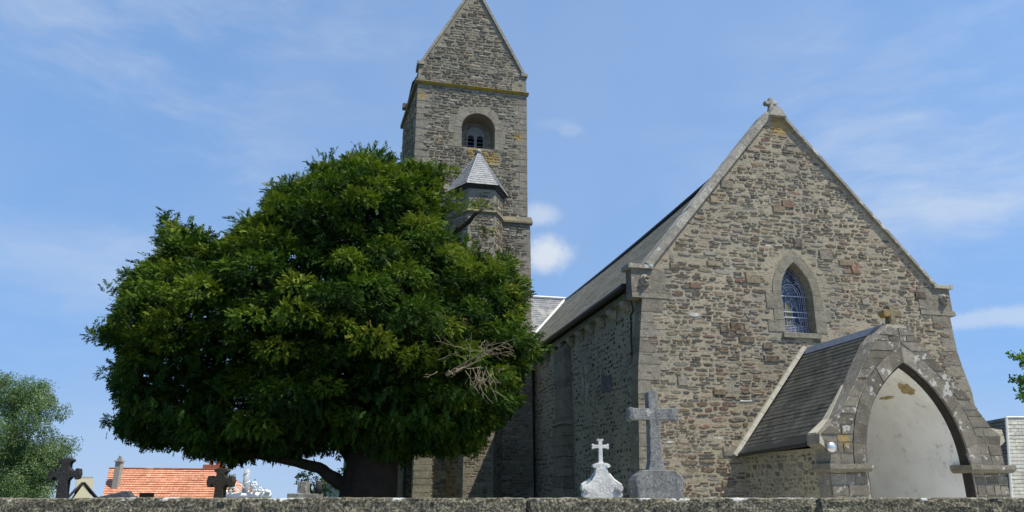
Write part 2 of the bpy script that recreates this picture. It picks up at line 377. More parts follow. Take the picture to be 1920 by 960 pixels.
def pip(poly, x, z):
    r = False; j = len(poly)-1
    for i in range(len(poly)):
        xi, zi = poly[i]; xj, zj = poly[j]
        if (zi > z) != (zj > z) and x < (xj-xi)*(z-zi)/(zj-zi)+xi: r = not r
        j = i
    return r
def rubble_face(mb, P3, outer, holes, hs=(.075, .17), asp=(1.2, 4.2), gap=.018, raise_=(.004, .026), skip=.05, mi=1, seed=1, wob=.05, ex=(.42, .75)):
    """lay irregular flat stones, roughly coursed, over a face; P3(a, z, d) gives the 3D point standing d proud of the face"""
    rs = random.Random(seed); old = mb.mat; mb.mat = mi
    x0 = min(p[0] for p in outer); x1 = max(p[0] for p in outer); z0 = min(p[1] for p in outer); z1 = max(p[1] for p in outer)
    z = z0
    ok = lambda a, b: pip(outer, a, b) and not any(pip(h, a, b) for h in holes)
    while z < z1:
        h = rs.uniform(*hs); x = x0-rs.uniform(0, .3)
        while x < x1:
            w = h*rs.uniform(*asp)*(1.0 if h > .1 else 1.25)
            hh = h*rs.uniform(.62, 1.0); n_sub = 1
            if rs.random() < .16: hh = h*.46; n_sub = 2
            for q in range(n_sub):
                dz = wob*mnoise.noise(Vector((x*.55, z*.9, seed)))+wob*.5*mnoise.noise(Vector((x*1.9, z*2.3, seed+9)))
                cx, cz = x+w/2, z+h/2+dz+rs.uniform(-.01, .01)+(q-.5*(n_sub-1))*h*.5
                hw, hz = w/2-gap*rs.uniform(.35, 1.1), hh/2-gap*rs.uniform(.15, .55)
                if rs.random() < skip or hw < .02 or hz < .012: continue
                if not all(ok(cx+sx*hw*.97, cz+sz*hz*.97) for sx in (-1, 1) for sz in (-1, 1)): continue
                k = 9; rise = rs.uniform(*raise_); tilt = rs.uniform(-.06, .06); pts = []
                e = rs.uniform(*ex)
                for i in range(k):
                    t = 2*PI*(i+rs.uniform(-.25, .25))/k; c_, s_ = math.cos(t), math.sin(t)
                    rr = rs.uniform(.86, 1.06)
                    a = hw*rr*math.copysign(abs(c_)**e, c_); b = hz*rr*math.copysign(abs(s_)**e, s_)
                    pts.append((cx+a, cz+b+a*tilt))
                o_ = [mb.P(P3(a, b, .001)) for a, b in pts]
                sh = rs.uniform(.78, .92)
                i_ = [mb.P(P3(cx+(a-cx)*sh, cz+(b-cz)*sh, rise*rs.uniform(.75, 1.2))) for a, b in pts]
                for i in range(k): mb.idx([o_[i], o_[(i+1) % k], i_[(i+1) % k], i_[i]])
                mb.idx(i_)
            x += w
        z += h
    mb.mat = old
def stonemat(name, pal, mortar, smear=.45, lichen=.6, lth=.68, orange=(), bump=.6):
    N = NT(name); co = N.obj(); g = N.n('ShaderNodeNewGeometry')
    c = N.ramp(g.outputs['Random Per Island'], pal, True)
    c = N.mix(1, c, N.ramp(N.noise(co, 14, 4, .75), [(.28, (.55, .55, .55)), (.52, (1, 1, 1)), (.72, (1.4, 1.38, 1.3))]), 'MULTIPLY')
    sm = N.rng(N.noise(co, 9, 5, .75), .44, .64, smooth=True)
    reg = N.rng(N.noise(co, .8, 3), .38, .62, .25, 1.0)
    c = N.mix(N.math('MULTIPLY', N.math('MULTIPLY', sm, reg), smear), c, mortar)
    c = N.mix(1, c, N.ramp(N.noise(co, .45, 3), [(.3, (.82, .83, .85)), (.65, (1.06, 1.04, 1.0))]), 'MULTIPLY')
    c = N.mix(1, c, N.ramp(N.noise(co, .7, 4, .65), [(.36, (.90, .93, .96)), (.5, (1, 1, 1)), (.66, (1.14, .99, .88))]), 'MULTIPLY')
    if lichen: c = spots(N, co, c, lichen, th=lth, scale=5)
    c = blobs(N, co, c, orange)
    N.bump(N.noise(co, 30, 5, .75), bump, .02); return N.fin(c, .92)
def mortarmat(name, col, orange=(), dark=.45):
    N = NT(name); co = N.obj()
    c = N.mix(1, col, N.ramp(N.noise(co, 12, 5, .75), [(.32, (1-dark,)*3), (.5, (1, 1, 1)), (.7, (1.2, 1.19, 1.16))]), 'MULTIPLY')
    c = N.mix(1, c, N.ramp(N.noise(co, .6, 4), [(.3, (.74, .75, .78)), (.65, (1.08, 1.06, 1.0))]), 'MULTIPLY')
    hole = N.rng(N.noise(N.vmath('MULTIPLY', co, (1, 1, 2.2)), 8, 3, .6), .62, .66, smooth=True)
    c = N.mix(N.math('MULTIPLY', hole, .7), c, (.07, .06, .05))
    c = blobs(N, co, c, orange)
    N.bump(N.math('SUBTRACT', N.noise(co, 24, 5, .75), hole), .9, .03); return N.fin(c, .95)
GM = (.368, .322, .238)
GO = [((.12, -.05, 12.25), .40)]
B1, B2, B3, B4 = (.155, .122, .080), (.21, .168, .112), (.095, .074, .052), (.27, .228, .16)
RD, RD2, GR, GR2, WH = (.150, .088, .062), (.19, .122, .09), (.18, .165, .135), (.27, .245, .20), (.55, .55, .52)
M['gstone'] = stonemat('gable_stones', [(0, B1), (.12, GR), (.22, B3), (.32, B2), (.42, RD), (.49, B4), (.6, GR2), (.7, RD2), (.76, B1), (.84, GR), (.92, (.10, .088, .075)), (.993, WH)], GM, .85, .6, .70, GO)
M['gmortar'] = mortarmat('gable_mortar', GM, GO)
T1, T2, T3, T4 = (.16, .14, .10), (.23, .20, .145), (.11, .095, .07), (.36, .32, .245)
TO = [((-7.25, 11.55, 16.0), .5), ((-6.55, 11.55, 15.8), .4), ((-9.6, 11.55, 18.6), .22), ((-5.4, 11.55, 17), .2)]
M['tstone'] = stonemat('tower_stones', [(0, T1), (.15, T2), (.3, T3), (.45, T2), (.58, T4), (.68, T1), (.8, T3), (.9, (.30, .27, .20))], (.30, .275, .21), .4, .35, .70, TO)
M['tmortar'] = mortarmat('tower_mortar', (.27, .245, .19), TO, .5)
M['nstone'] = stonemat('nave_stones', [(0, (.08, .07, .055)), (.3, (.16, .14, .11)), (.5, (.06, .05, .042)), (.7, (.12, .085, .06)), (.85, (.2, .18, .15))], (.38, .345, .27), .5, .4, .70)
M['nmortar'] = mortarmat('nave_mortar', (.40, .365, .29))
M['pstone'] = stonemat('porch_side_stones', [(0, (.17, .16, .135)), (.3, (.11, .10, .085)), (.5, (.2, .185, .15)), (.7, (.13, .10, .07)), (.85, (.24, .22, .18))], (.33, .30, .22), .4, .4, .68)
M['pmortar'] = mortarmat('porch_side_mortar', (.36, .325, .23))

# ================================================================== CHURCH
PIV = Vector((O.x*math.cos(A)-O.y*math.sin(A), O.x*math.sin(A)+O.y*math.cos(A), 0))
church = empty('stone_church', PIV, A, label='old rubble-stone church with tall gabled west front, saddleback tower and arched porch', cat='church')
def ch(mb, name, mats, parent=church, **k): return mb.build(name, mats, parent, **k)

# ---- west gable wall
UC = 12.34
outer = [(7.31, 0), (7.31, 1.5), (7.43, 4.56), (7.66, 6.6), (7.42, 6.62), (7.40, 7.4), (7.95, 7.45), (12.12, 12.55), (12.58, 12.55), (16.95, 7.45), (17.42, 7.4), (17.42, 6.75), (17.32, 6.7), (17.36, 5.4), (17.6, 4.4), (17.75, 1.5), (17.75, 0)]
WHW, WZ0, WZS, WZA = .49, 5.86, 6.95, 7.92
hole = [(UC+.0-WHW, WZ0)]+arch_pts(UC, WHW, WZS, WZA)+[(UC+WHW, WZ0)]
m = CM(); m.plate([outer, hole], 18, 18.46)
sur_poly = [(UC-WHW-.5, WZ0-.17)]+arch_pts(UC, WHW+.28, WZS, WZA+.38)+[(UC+WHW+.5, WZ0-.17)]
porch_poly = [(10.3, 0), (10.3, 2.5), (UC, 5.2), (14.5, 2.5), (14.5, 0)]
rubble_face(m, lambda a, z, d: (a, 18-d, z), outer, [sur_poly, porch_poly], seed=4, hs=(.045, .15), asp=(1.1, 3.9), gap=.016, skip=.10, wob=.09, raise_=(.0, .026), ex=(.55, 1.0))
rb = random.Random(5); m.mat = 1
for k in range(46):
    cu, cz = rb.uniform(7.9, 16.8), rb.uniform(1.6, 10.5); hw, hz = rb.uniform(.12, .26), rb.uniform(.07, .15)
    cs = [(cu-hw, cz-hz), (cu+hw, cz-hz), (cu+hw, cz+hz), (cu-hw, cz+hz)]
    if not all(pip(outer, *q) and not pip(sur_poly, *q) and not pip(porch_poly, *q) for q in cs): continue
    q = [m.P((a+rb.uniform(-.03, .03), 17.995, b+rb.uniform(-.02, .02))) for a, b in cs]; r_ = [m.P((cu+(a-cu)*.9, 18-rb.uniform(.030, .040), cz+(b-cz)*.88)) for a, b in cs]
    for i in range(4): m.idx([q[i], q[(i+1) % 4], r_[(i+1) % 4], r_[i]])
    m.idx(r_)
m.mat = 0
gw = ch(m, 'gable_wall', [M['gmortar'], M['gstone']], fix=False)
# window surround
m = CM()
inn = arch_pts(UC, WHW, WZS, WZA, 10); out_ = arch_pts(UC, WHW+.27, WZS, WZA+.36, 10)
ring_blocks(m, inn, out_, 17.985, 18.3, .004, 5)
zz = [5.86, 6.2, 6.52, 6.95]
for i in range(3):
    for sgn in (-1, 1):
        w = (.33, .52, .3)[i] if sgn > 0 else (.52, .3, .5)[i]
        a, b = UC+sgn*WHW, UC+sgn*(WHW+w)
        m.box((min(a, b), 17.985-.002*i, zz[i]+.006), (max(a, b), 18.3, zz[i+1]-.006), .008)
sur = ch(m, 'gable_window', M['surround'])
m = CM(); m.box((UC-WHW-.1, 17.93, WZ0-.16), (UC+WHW+.1, 18.35, WZ0-.02)); ch(m, 'sill', M['surround'], sur)
GV = 18.34
m = CM(); g = [(UC-WHW-.02, WZ0)]+arch_pts(UC, WHW+.02, WZS, WZA+.03)+[(UC+WHW+.02, WZ0)]
m.plate([g], GV, GV+.02); ch(m, 'glass', M['glass'], sur)
# leading: border, robed figure outline, panels
def inarch(u, z):
    if z < WZS: return abs(u-UC) < WHW-.01
    rise = WZA-WZS; c = (rise*rise-WHW*WHW)/(2*WHW); r = WHW+c-.01
    return (abs(u-UC)+c)**2+(z-WZS)**2 < r*r
ll = CM(); LV = GV-.012
def lead(pts, r=.006): ll.tube([(u, LV, z) for u, z in pts], r, 4, False)
for d in (.035, .10):
    lead([(UC-WHW+d, WZ0)]+[(u, z) for u, z in arch_pts(UC, WHW-d, WZS, WZA-d*1.7)]+[(UC+WHW-d, WZ0)], .007)
for sgn in (-1, 1):
    z = WZ0+.05
    while z < 7.5:
        if z < WZS: u0 = WHW
        else:
            rise = WZA-WZS; c = (rise*rise-WHW*WHW)/(2*WHW); u0 = math.sqrt(max(0, (WHW+c)**2-(z-WZS)**2))-c
        if u0 > .15: lead([(UC+sgn*(u0-.035), z), (UC+sgn*(u0-.065), z+.035), (UC+sgn*(u0-.1), z)], .006)
        z += .07
lead([(UC+.25*math.cos(t), 7.02+.25*math.sin(t)) for t in np.linspace(0, PI, 12)], .009)
lead([(UC+.32*math.cos(t), 7.02+.32*math.sin(t)) for t in np.linspace(0, PI, 12)], .009)
lead([(UC-.08+.085*math.cos(t), 6.93+.11*math.sin(t)) for t in np.linspace(0, 2*PI, 14)], .006)     # head
lead([(UC-.20, 6.12), (UC-.22, 6.5), (UC-.17, 6.78), (UC-.10, 6.82), (UC+.02, 6.76), (UC+.0, 6.5), (UC-.02, 6.12)], .008)
lead([(UC-.02, 6.6), (UC+.08, 6.72), (UC+.17, 6.66), (UC+.2, 6.4), (UC+.25, 6.1)], .008)
lead([(UC+.0, 6.4), (UC+.06, 6.2), (UC+.22, 6.14)], .007)
for u in (-.33, -.27, .27, .33): lead([(UC+u, 6.12), (UC+u*.98, 6.95)], .006)
for z in (5.9, 5.94, 5.985, 6.03, 6.075, 6.12): lead([(UC-.38, z), (UC+.38, z)], .007)
for u in (-.3, -.22, -.1, .04, .15, .27): lead([(UC+u, 5.9), (UC+u, 6.12)], .006)
for k in range(70):
    u = UC+random.uniform(-.36, .36); z = random.uniform(7.05, 7.75)
    a = random.uniform(0, PI); q = [(u, z), (u+.07*math.cos(a), z+.07*math.sin(a)), (u+.07*math.cos(a)+.04*math.cos(a+1.4), z+.07*math.sin(a)+.04*math.sin(a+1.4))]
    if all(inarch(*w_) for w_ in q): lead(q, .006)
for k in range(26):
    u = UC+random.uniform(-.36, .36); z = random.uniform(6.15, 6.95); a = random.uniform(1.1, 2.0)
    lead([(u, z), (u+.1*math.cos(a), z+.1*math.sin(a))], .004)
ch(ll, 'lead_cames', M['leadline'], sur, fix=False)
for z in (6.98, 6.52, 6.36):
    m = CM(); m.box((UC-WHW, LV-.03, z-.012), (UC+WHW, LV-.008, z+.012)); ch(m, 'saddle_bar', M['leadline'], sur)
m = CM(); m.plate([[(UC-.2, 6.12), (UC-.22, 6.5), (UC-.17, 6.78), (UC-.05, 6.8), (UC-.0, 6.5), (UC-.05, 6.12)]], GV-.006, GV-.001); ch(m, 'olive_robe_pane', M['robe'], sur)
m = CM(); m.plate([[(UC+.02, 6.14), (UC+.02, 6.5), (UC+.08, 6.66), (UC+.16, 6.5), (UC+.2, 6.14)]], GV-.006, GV-.001); ch(m, 'blue_robe_pane', M['robeblue'], sur)
for sgn in (-1, 1):
    m = CM(); m.plate([[(UC+sgn*.22+.07*math.cos(t), 6.9+.07*math.sin(t)) for t in np.linspace(0, 2*PI, 10)[:-1]]], GV-.006, GV-.001); ch(m, 'teal_roundel_pane', M['tealglass'], sur)

# coping of the gable (both rakes, in stones) with kneelers
m = CM()
def rake(mb, p0, p1, n, t, v0, v1, gap=.0006):
    p0 = Vector(p0); p1 = Vector(p1); d = p1-p0; nn = Vector((-d.y, d.x)).normalized()
    if nn.y < 0: nn = -nn
    cuts = [0]+sorted(min(.98, max(.02, (k+random.uniform(-.2, .2))/n)) for k in range(1, n))+[1]
    for a, b in zip(cuts, cuts[1:]):
        q0 = p0+d*(a+gap); q1 = p0+d*(b-gap); o = nn*(t+random.uniform(-.006, .006)); dv = random.uniform(-.006, .006)
        mb.hexa([(q0.x, v0+dv, q0.y), (q1.x, v0+dv, q1.y), (q1.x, v1, q1.y), (q0.x, v1, q0.y),
                 (q0.x+o.x, v0+dv, q0.y+o.y), (q1.x+o.x, v0+dv, q1.y+o.y), (q1.x+o.x, v1, q1.y+o.y), (q0.x+o.x, v1, q0.y+o.y)])
rake(m, (7.93, 7.44), (12.16, 12.56), 9, .20, 17.90, 18.6)
rake(m, (16.97, 7.44), (12.52, 12.56), 9, .085, 17.90, 18.6)
for (a, b) in ((7.27, 8.0), (16.92, 17.58)): m.box((a, 17.91, 7.405), (b, 18.42, 7.53), .01)
m.hexa([(12.06, 17.85, 12.55), (12.64, 17.85, 12.55), (12.64, 18.62, 12.55), (12.06, 18.62, 12.55), (12.24, 17.85, 12.86), (12.44, 17.85, 12.86), (12.44, 18.62, 12.86), (12.24, 18.62, 12.86)])
ch(m, 'gable_coping', M['coping'])
# cross on the apex
def stub_cross(mb, cu, v, z, s):
    lp = [(-.16, 0), (-.10, .14), (-.075, .30), (-.20, .27), (-.27, .33), (-.27, .44), (-.2, .49), (-.09, .46), (-.10, .55), (-.05, .62), (.05, .62), (.10, .55), (.09, .46), (.2, .49), (.27, .44), (.27, .33), (.2, .27), (.075, .30), (.10, .14), (.16, 0)]
    mb.plate([[(cu+a*s, z+b*s) for a, b in lp]], v-.11*s, v+.11*s)
m = CM(); stub_cross(m, 12.35, 18.2, 12.84, .78); o_ = ch(m, 'gable_cross', M['coping'])
bv = o_.modifiers.new('bevel', 'BEVEL'); bv.width = .03; bv.segments = 2
# quoins at the corners of the west front
ml, m = CM(), CM(); z = 0
while z < 6.5:
    h = random.uniform(.26, .42)
    if z+h > 6.55: h = 6.58-z
    f = lambda zz_: np.interp(zz_, [0, 1.5, 4.56, 6.6], [7.31, 7.31, 7.43, 7.66])
    w = random.choice((.32, .6, .45)); ml.hexa([(f(z)-.012, 17.985, z+.01), (f(z)+w, 17.985, z+.01), (f(z)+w, 18.2, z+.01), (f(z)-.012, 18.45, z+.01), (f(z+h)-.012, 17.985, z+h-.01), (f(z+h)+w, 17.985, z+h-.01), (f(z+h)+w, 18.2, z+h-.01), (f(z+h)-.012, 18.45, z+h-.01)])
    g_ = lambda zz_: np.interp(zz_, [0, 1.5, 4.4, 5.4, 6.7], [17.75, 17.75, 17.6, 17.36, 17.32])
    w = random.choice((.32, .6, .45)); m.hexa([(g_(z)-w, 17.985, z+.01), (g_(z)+.012, 17.985, z+.01), (g_(z)+.012, 18.6, z+.01), (g_(z)-w, 18.2, z+.01), (g_(z+h)-w, 17.985, z+h-.01), (g_(z+h)+.012, 17.985, z+h-.01), (g_(z+h)+.012, 18.6, z+h-.01), (g_(z+h)-w, 18.2, z+h-.01)])
    z += h
ch(m, 'corner_quoins', M['quoin']); ch(ml, 'corner_quoins', M['quoin'])
# kneeler blocks with worn carving
for sgn, u0, u1 in ((-1, 7.36, 8.35), (1, 16.35, 17.46)):
    m = CM(); m.box((u0, 17.982, 6.74), (u1, 18.36, 7.4), .006)
    k = ch(m, 'kneeler_block', M['quoin'])
    m = CM(); m.box((u0-.0, 17.972, 6.6), (u1+.1 if sgn < 0 else u1+.08, 18.42, 6.735), .006); ch(m, 'kneeler_corbel', M['surround'], k)
    m = CM(); cu = u0+.38 if sgn < 0 else u1-.25
    m.ball((cu, 17.96, 7.08), .17, sq=(.9, .45, 1)); m.ball((cu-.05, 17.88, 7.13), .05); m.ball((cu+.06, 17.88, 7.13), .05); m.ball((cu, 17.87, 7.03), .05)
    ch(m, 'carved_boss', M['quoin'], k)

# ---- nave: walls, eave cornice, corbels, gutter, roof
UL = 7.67
m = CM()
V1 = 46
sl0, sl1 = 23.05, 23.17
holeN = [(sl0, 4.5), (sl0, 5.55), (sl1, 5.55), (sl1, 4.5)]
m.plate([[(18.44, 0), (18.44, 6.75), (V1, 6.75), (V1, 0)], holeN], UL, UL+.8, 'u')
m.box((16.3, 18.44, 0), (17.1, V1, 6.75)); m.plate([[(UL, 0), (17.1, 0), (17.1, 6.75), (12.34, 12.1), (UL, 6.75)]], V1-.01, V1+.6)
rubble_face(m, lambda a, z, d: (UL-d, a, z), [(18.6, 0), (18.6, 6.4), (35, 6.4), (35, 0)], [[(22.7, 4.2), (22.7, 6), (23.5, 6), (23.5, 4.2)], [(24.55, 0), (24.55, 6.6), (25.95, 6.6), (25.95, 0)]], hs=(.09, .19), asp=(.9, 1.9), gap=.05, raise_=(-.004, .018), skip=.15, seed=8, wob=.12)
ch(m, 'nave_wall', [M['nmortar'], M['nstone']], fix=False)
m = CM(); v = 18.47
while v < 35:
    l = random.uniform(.9, 1.4); m.box((UL-.16, v+.006, 6.76), (UL+.3, v+l-.006, 6.95), .006); v += l
m.box((UL-.05, 18.47, 6.952), (UL+.6, V1, 7.02)); ch(m, 'eave_cornice', M['surround'])
for k in range(12):
    v = 18.95+k*1.04
    m = CM(); lp = [(UL-.24, 6.75), (UL+.0, 6.75), (UL+.0, 6.42), (UL-.08, 6.45), (UL-.18, 6.56), (UL-.24, 6.66)]
    m.plate([lp], v, v+.26); c_ = ch(m, 'corbel', M['coping']); mod = c_.modifiers.new('bevel', 'BEVEL'); mod.width = .03; mod.segments = 2
m = CM()
m.tube([(UL-.34, 18.5, 7.03), (UL-.34, 35.6, 7.03)], .085, 8); m.box((UL-.3, 18.47, 6.99), (UL+.1, 35.8, 7.06))
ch(m, 'gutter', M['gutter'])
m = CM(); roof_slope(m, (UL-.28, 18.45, 7.1), (UL-.28, 35.75, 7.1), (UC, 18.45, 12.3), (UC, 40.4, 12.36), 44, .2, .008, 18, .12)
roof_slope(m, (17.35, 18.6, 7.1), (17.35, 46.6, 7.1), (UC, 18.6, 12.3), (UC, 46.6, 12.3), 40, .2, .03, 4, .05)
roof_slope(m, (UL-.28, 44, 7.1), (UL-.28, 46.6, 7.1), (UC, 40.4, 12.3), (UC, 46.6, 12.3), 40, .2, .03, 2, 0)
ch(m, 'nave_roof', M['naveslate'], fix=False)
m = CM(); n_ = 22
m.tube([(UC, 18.6+k*(28/n_), 12.36-.10*math.sin(PI*min(1, k*(28/n_)/21.8))) for k in range(n_+1)], .07, 6); ch(m, 'ridge_tiles', M['gutter'])
m = CM(); a = Vector((UC, 40.36, 12.42)); b = Vector((UL-.3, 35.7, 7.16)); m.tube([a, a.lerp(b, .5)+Vector((-.02, -.03, -.07)), b], .085, 6); m.tube([(UC, 40.3, 12.45), (0, 40.3, 12.45)], .09, 6); ch(m, 'white_flashing', M['white'])
# shallow buttress, in two stages
m = CM(); z = 0
while z < 6.2:
    h = random.uniform(.25, .38); pr = .34 if z < 3.9 else .24
    m.box((UL-pr, 24.6, z+.006), (UL+.05, 25.9, z+h-.006), .012); z += h
m.hexa([(UL-.24, 24.6, z), (UL+.05, 24.6, z), (UL+.05, 25.9, z), (UL-.24, 25.9, z), (UL-.04, 24.65, z+.3), (UL+.05, 24.65, z+.3), (UL+.05, 25.85, z+.3), (UL-.04, 25.85, z+.3)])
m.hexa([(UL-.40, 24.55, 3.85), (UL+.02, 24.55, 3.85), (UL+.02, 25.95, 3.85), (UL-.40, 25.95, 3.85), (UL-.25, 24.58, 4.0), (UL+.02, 24.58, 4.0), (UL+.02, 25.92, 4.0), (UL-.25, 25.92, 4.0)])
ch(m, 'nave_buttress', M['quoin'])
m = CM(); z = 0
for k in range(9):
    h = .5; m.box((UL-.28, 30.9, k*h+.005), (UL+.05, 31.9, k*h+h-.005), .01)
    m.box((UL-.06, 18.47, .3+k*h*.6), (UL+.05, 18.9+random.uniform(0, .3), .3+k*h*.6+.29), .006)
ch(m, 'nave_footing_blocks', M['quoin'])
# narrow lancet with pale dressed jambs
m = CM()
for k in range(5):
    z = 4.35+k*.3; w = (.22, .32)[k % 2]
    m.box((UL-.03, sl0-w, z+.004), (UL+.2, sl0, z+.296), .005); m.box((UL-.03, sl1, z+.004), (UL+.2, sl1+w*.9, z+.296), .005)
m.box((UL-.03, sl0-.15, 5.55), (UL+.2, sl1+.15, 5.85))
lw = ch(m, 'lancet_window', M['coping']); m = CM(); m.box((UL+.3, sl0-.02, 4.4), (UL+.34, sl1+.02, 5.6)); ch(m, 'glass', M['glass'], lw)
m = CM(); m.box((UL-.02, 20.6, 4.5), (UL+.05, 21.5, 5.25), .05); ch(m, 'blocked_opening', plain('purple_grey_slab', (.15, .14, .15), .9, .3, 3))
m = CM(); pts = [(UL-.30, 18.55, 7.0), (UL-.12, 18.52, 6.6), (UL-.04, 18.6, 6.4)]+[(UL-.035+random.uniform(-.02, .02), 18.85+random.uniform(-.02, .02), 6.3-k*.3) for k in range(12)]
m.tube(pts, .022, 5); ch(m, 'lightning_cable', M['cable'])

# ---- transept behind the tower
m = CM(); roof_slope(m, (0, 35.6, 7.1), (7.4, 35.6, 7.1), (0, 40.3, 12.36), (12.3, 40.3, 12.36), 34, .22, .015, 8)
roof_slope(m, (0, 45, 7.1), (7.4, 45, 7.1), (0, 40.3, 12.36), (12.3, 40.3, 12.36), 34, .22, .015, 4)
ch(m, 'transept_roof', M['transslate'], fix=False)
m = CM(); m.box((.3, 35.9, 0), (7.66, 44.6, 7.08)); m.plate([[(35.9, 7.09), (44.6, 7.09), (40.3, 12.2)]], .3, .8, 'u'); ch(m, 'transept_wall', M['nave'])

# ---- bell tower (plan slightly askew, saddleback roof)
def TU(u, v):
    """bend plan: left face splays"""
    return u
tz, ez = 19.33, 20.22
TL, TR, TV0, TV1 = 2.36, 7.39, 29.6, 34.15
def twall(mb, p0, p1, z0, z1, th=.7):
    p0 = Vector((*p0, 0)); p1 = Vector((*p1, 0)); d = (p1-p0).normalized(); n = Vector((-d.y, d.x, 0))*th
    mb.hexa([(*(p0.xy), z0), (*(p1.xy), z0), (*((p1+n).xy), z0), (*((p0+n).xy), z0), (*(p0.xy), z1), (*(p1.xy), z1), (*((p1+n).xy), z1), (*((p0+n).xy), z1)])
BU, BHW, BZ0, BZS = 5.15, .76, 16.28, 17.25
m = CM()
peak = 24.75
# front with belfry niche; lower stage a little wider
hole = [(BU-BHW, BZ0)]+round_pts(BU, BHW, BZS, 12)+[(BU+BHW, BZ0)]
m.plate([[(TL, 13.0), (TL, tz), (TR, tz), (TR, 13.0)], hole], TV0, TV0+.9)
m.plate([[(TL+.03, tz), (TL+.03, ez), (4.88, peak), (TR-.03, ez), (TR-.03, tz)]], TV0+.03, TV0+.7)
m.plate([[(TL+.0, tz), (TL+.0, ez), (4.88, peak), (TR-.03, ez), (TR-.03, tz)]], TV1-.7, TV1-.03)
twall(m, (2.07, TV1), (TL, TV0+.01), 13, ez-.3, .7); twall(m, (TR, TV0+.01), (TR, TV1), 13, ez-.3, .7)
twall(m, (TR, TV1), (2.07, TV1), 13, tz, .7)
m.plate([[(TL-.06, 0), (TL-.06, 12.8), (TR+.10, 12.8), (TR+.16, 0)]], TV0-.1, TV0+.9)
m.hexa([(2.0, TV0-.09, 0), (2.7, TV0-.09, 0), (2.7, TV1, 0), (1.8, TV1, 0), (2.0+.3, TV0-.09, 13), (2.9, TV0-.09, 13), (2.7, TV1, 13), (2.02, TV1, 13)])
m.box((TR-.6, TV0, 0), (TR+.11, TV1, 12.99)); m.box((2.05, TV1-.7, 0), (TR, TV1, 12.98))
hb = [(BU-BHW-.34, BZ0-.02)]+round_pts(BU, BHW+.34, BZS, 12)+[(BU+BHW+.34, BZ0-.02)]
kw = dict(hs=(.10, .17), asp=(1.2, 3.4), gap=.014, raise_=(.006, .035), skip=.02, wob=.03)
rubble_face(m, lambda a, z, d: (a, TV0-d, z), [(TL+.3, 13.1), (TL+.3, tz-.14), (TR-.3, tz-.14), (TR-.3, 13.1)], [hb], seed=12, **kw)
rubble_face(m, lambda a, z, d: (a, TV0+.03-d, z), [(TL+.05, tz+.1), (TL+.05, ez), (4.88, peak-.1), (TR-.05, ez), (TR-.05, tz+.1)], [], seed=13, **kw)
rubble_face(m, lambda a, z, d: (a, TV0-.1-d, z), [(TL, 0), (TL, 12.8), (TR+.0, 12.8), (TR+.0, 0)], [], seed=14, **{**kw, 'hs': (.08, .15)})
rubble_face(m, lambda a, z, d: (TL-.29*(a-TV0)/4.55-d, a, z), [(TV0+.1, 13.1), (TV0+.1, tz-.14), (TV1, tz-.14), (TV1, 13.1)], [], seed=15, **kw)
bt = ch(m, 'bell_tower', [M['tmortar'], M['tstone']], fix=False)
# niche back wall
m = CM(); m.plate([[(BU-BHW-.1, BZ0-.1), (BU+BHW+.1, BZ0-.1), (BU+BHW+.1, 18.2), (BU-BHW-.1, 18.2)], [(4.78, 16.3), (4.78, 17.48), (5.54, 17.48), (5.54, 16.3)]], TV0+.86, TV0+1.2); ch(m, 'niche_back', M['tower'], bt)
# set-off and string course
m = CM()
for a, b in zip(np.linspace(TL-.12, TR+.2, 9)[:-1], np.linspace(TL-.12, TR+.2, 9)[1:]):
    m.hexa([(a+.003, TV0-.2, 12.8), (b-.003, TV0-.2, 12.8), (b-.003, TV0+.05, 12.8), (a+.003, TV0+.05, 12.8), (a+.003, TV0-.2, 12.88), (b-.003, TV0-.2, 12.88), (b-.003, TV0+.05, 13.2), (a+.003, TV0+.05, 13.2)])
ch(m, 'set_off', M['string'], bt)
m = CM()
for a, b in zip(np.linspace(TL-.1, TR+.1, 8)[:-1], np.linspace(TL-.1, TR+.1, 8)[1:]):
    m.hexa([(a+.004, TV0-.03, tz-.13), (b-.004, TV0-.03, tz-.13), (b-.004, TV0+.1, tz-.13), (a+.004, TV0+.1, tz-.13), (a+.004, TV0-.14, tz-.04), (b-.004, TV0-.14, tz-.04), (b-.004, TV0+.1, tz+.1), (a+.004, TV0+.1, tz+.1)])
ch(m, 'string_course', M['ochre'], bt)
m = CM(); twall(m, (1.93, TV1+.05), (TL-.12, TV0-.1), tz-.12, tz+.06, .3); m.box((1.9, 32.5, 19.5), (2.3, 32.8, 19.75)); ch(m, 'side_cornice', M['string'], bt)
# coping
m = CM()
rake(m, (TL+.14, ez+.02), (4.88, peak+.02), 7, .12, TV0-.05, TV0+.75); rake(m, (TR-.14, ez+.02), (4.88, peak+.02), 7, .12, TV0-.05, TV0+.75)
for a, b in ((TL-.07, TL+.24), (TR-.26, TR+.06)): m.box((a, TV0-.06, ez-.03), (b, TV0+.76, ez+.12), .01)
rake(m, (TL+.0, ez+.02), (4.88, peak+.02), 7, .12, TV1-.75, TV1); rake(m, (TR-.14, ez+.02), (4.88, peak+.02), 7, .12, TV1-.75, TV1)
ch(m, 'tower_coping', M['towercoping'], bt)
m = CM(); roof_slope(m, (TL-.2, TV0+.6, ez-.65), (TL-.3, TV1-.5, ez-.65), (4.88, TV0+.6, peak-.1), (4.88, TV1-.5, peak-.1), 24, .25, .02, 3)
roof_slope(m, (TR+.2, TV0+.6, ez-.65), (TR+.2, TV1-.5, ez-.65), (4.88, TV0+.6, peak-.1), (4.88, TV1-.5, peak-.1), 24, .25, .02, 3)
ch(m, 'tower_roof', M['blueslate'], bt, fix=False)
ml, m = CM(), CM(); z = 13.2; k = 0
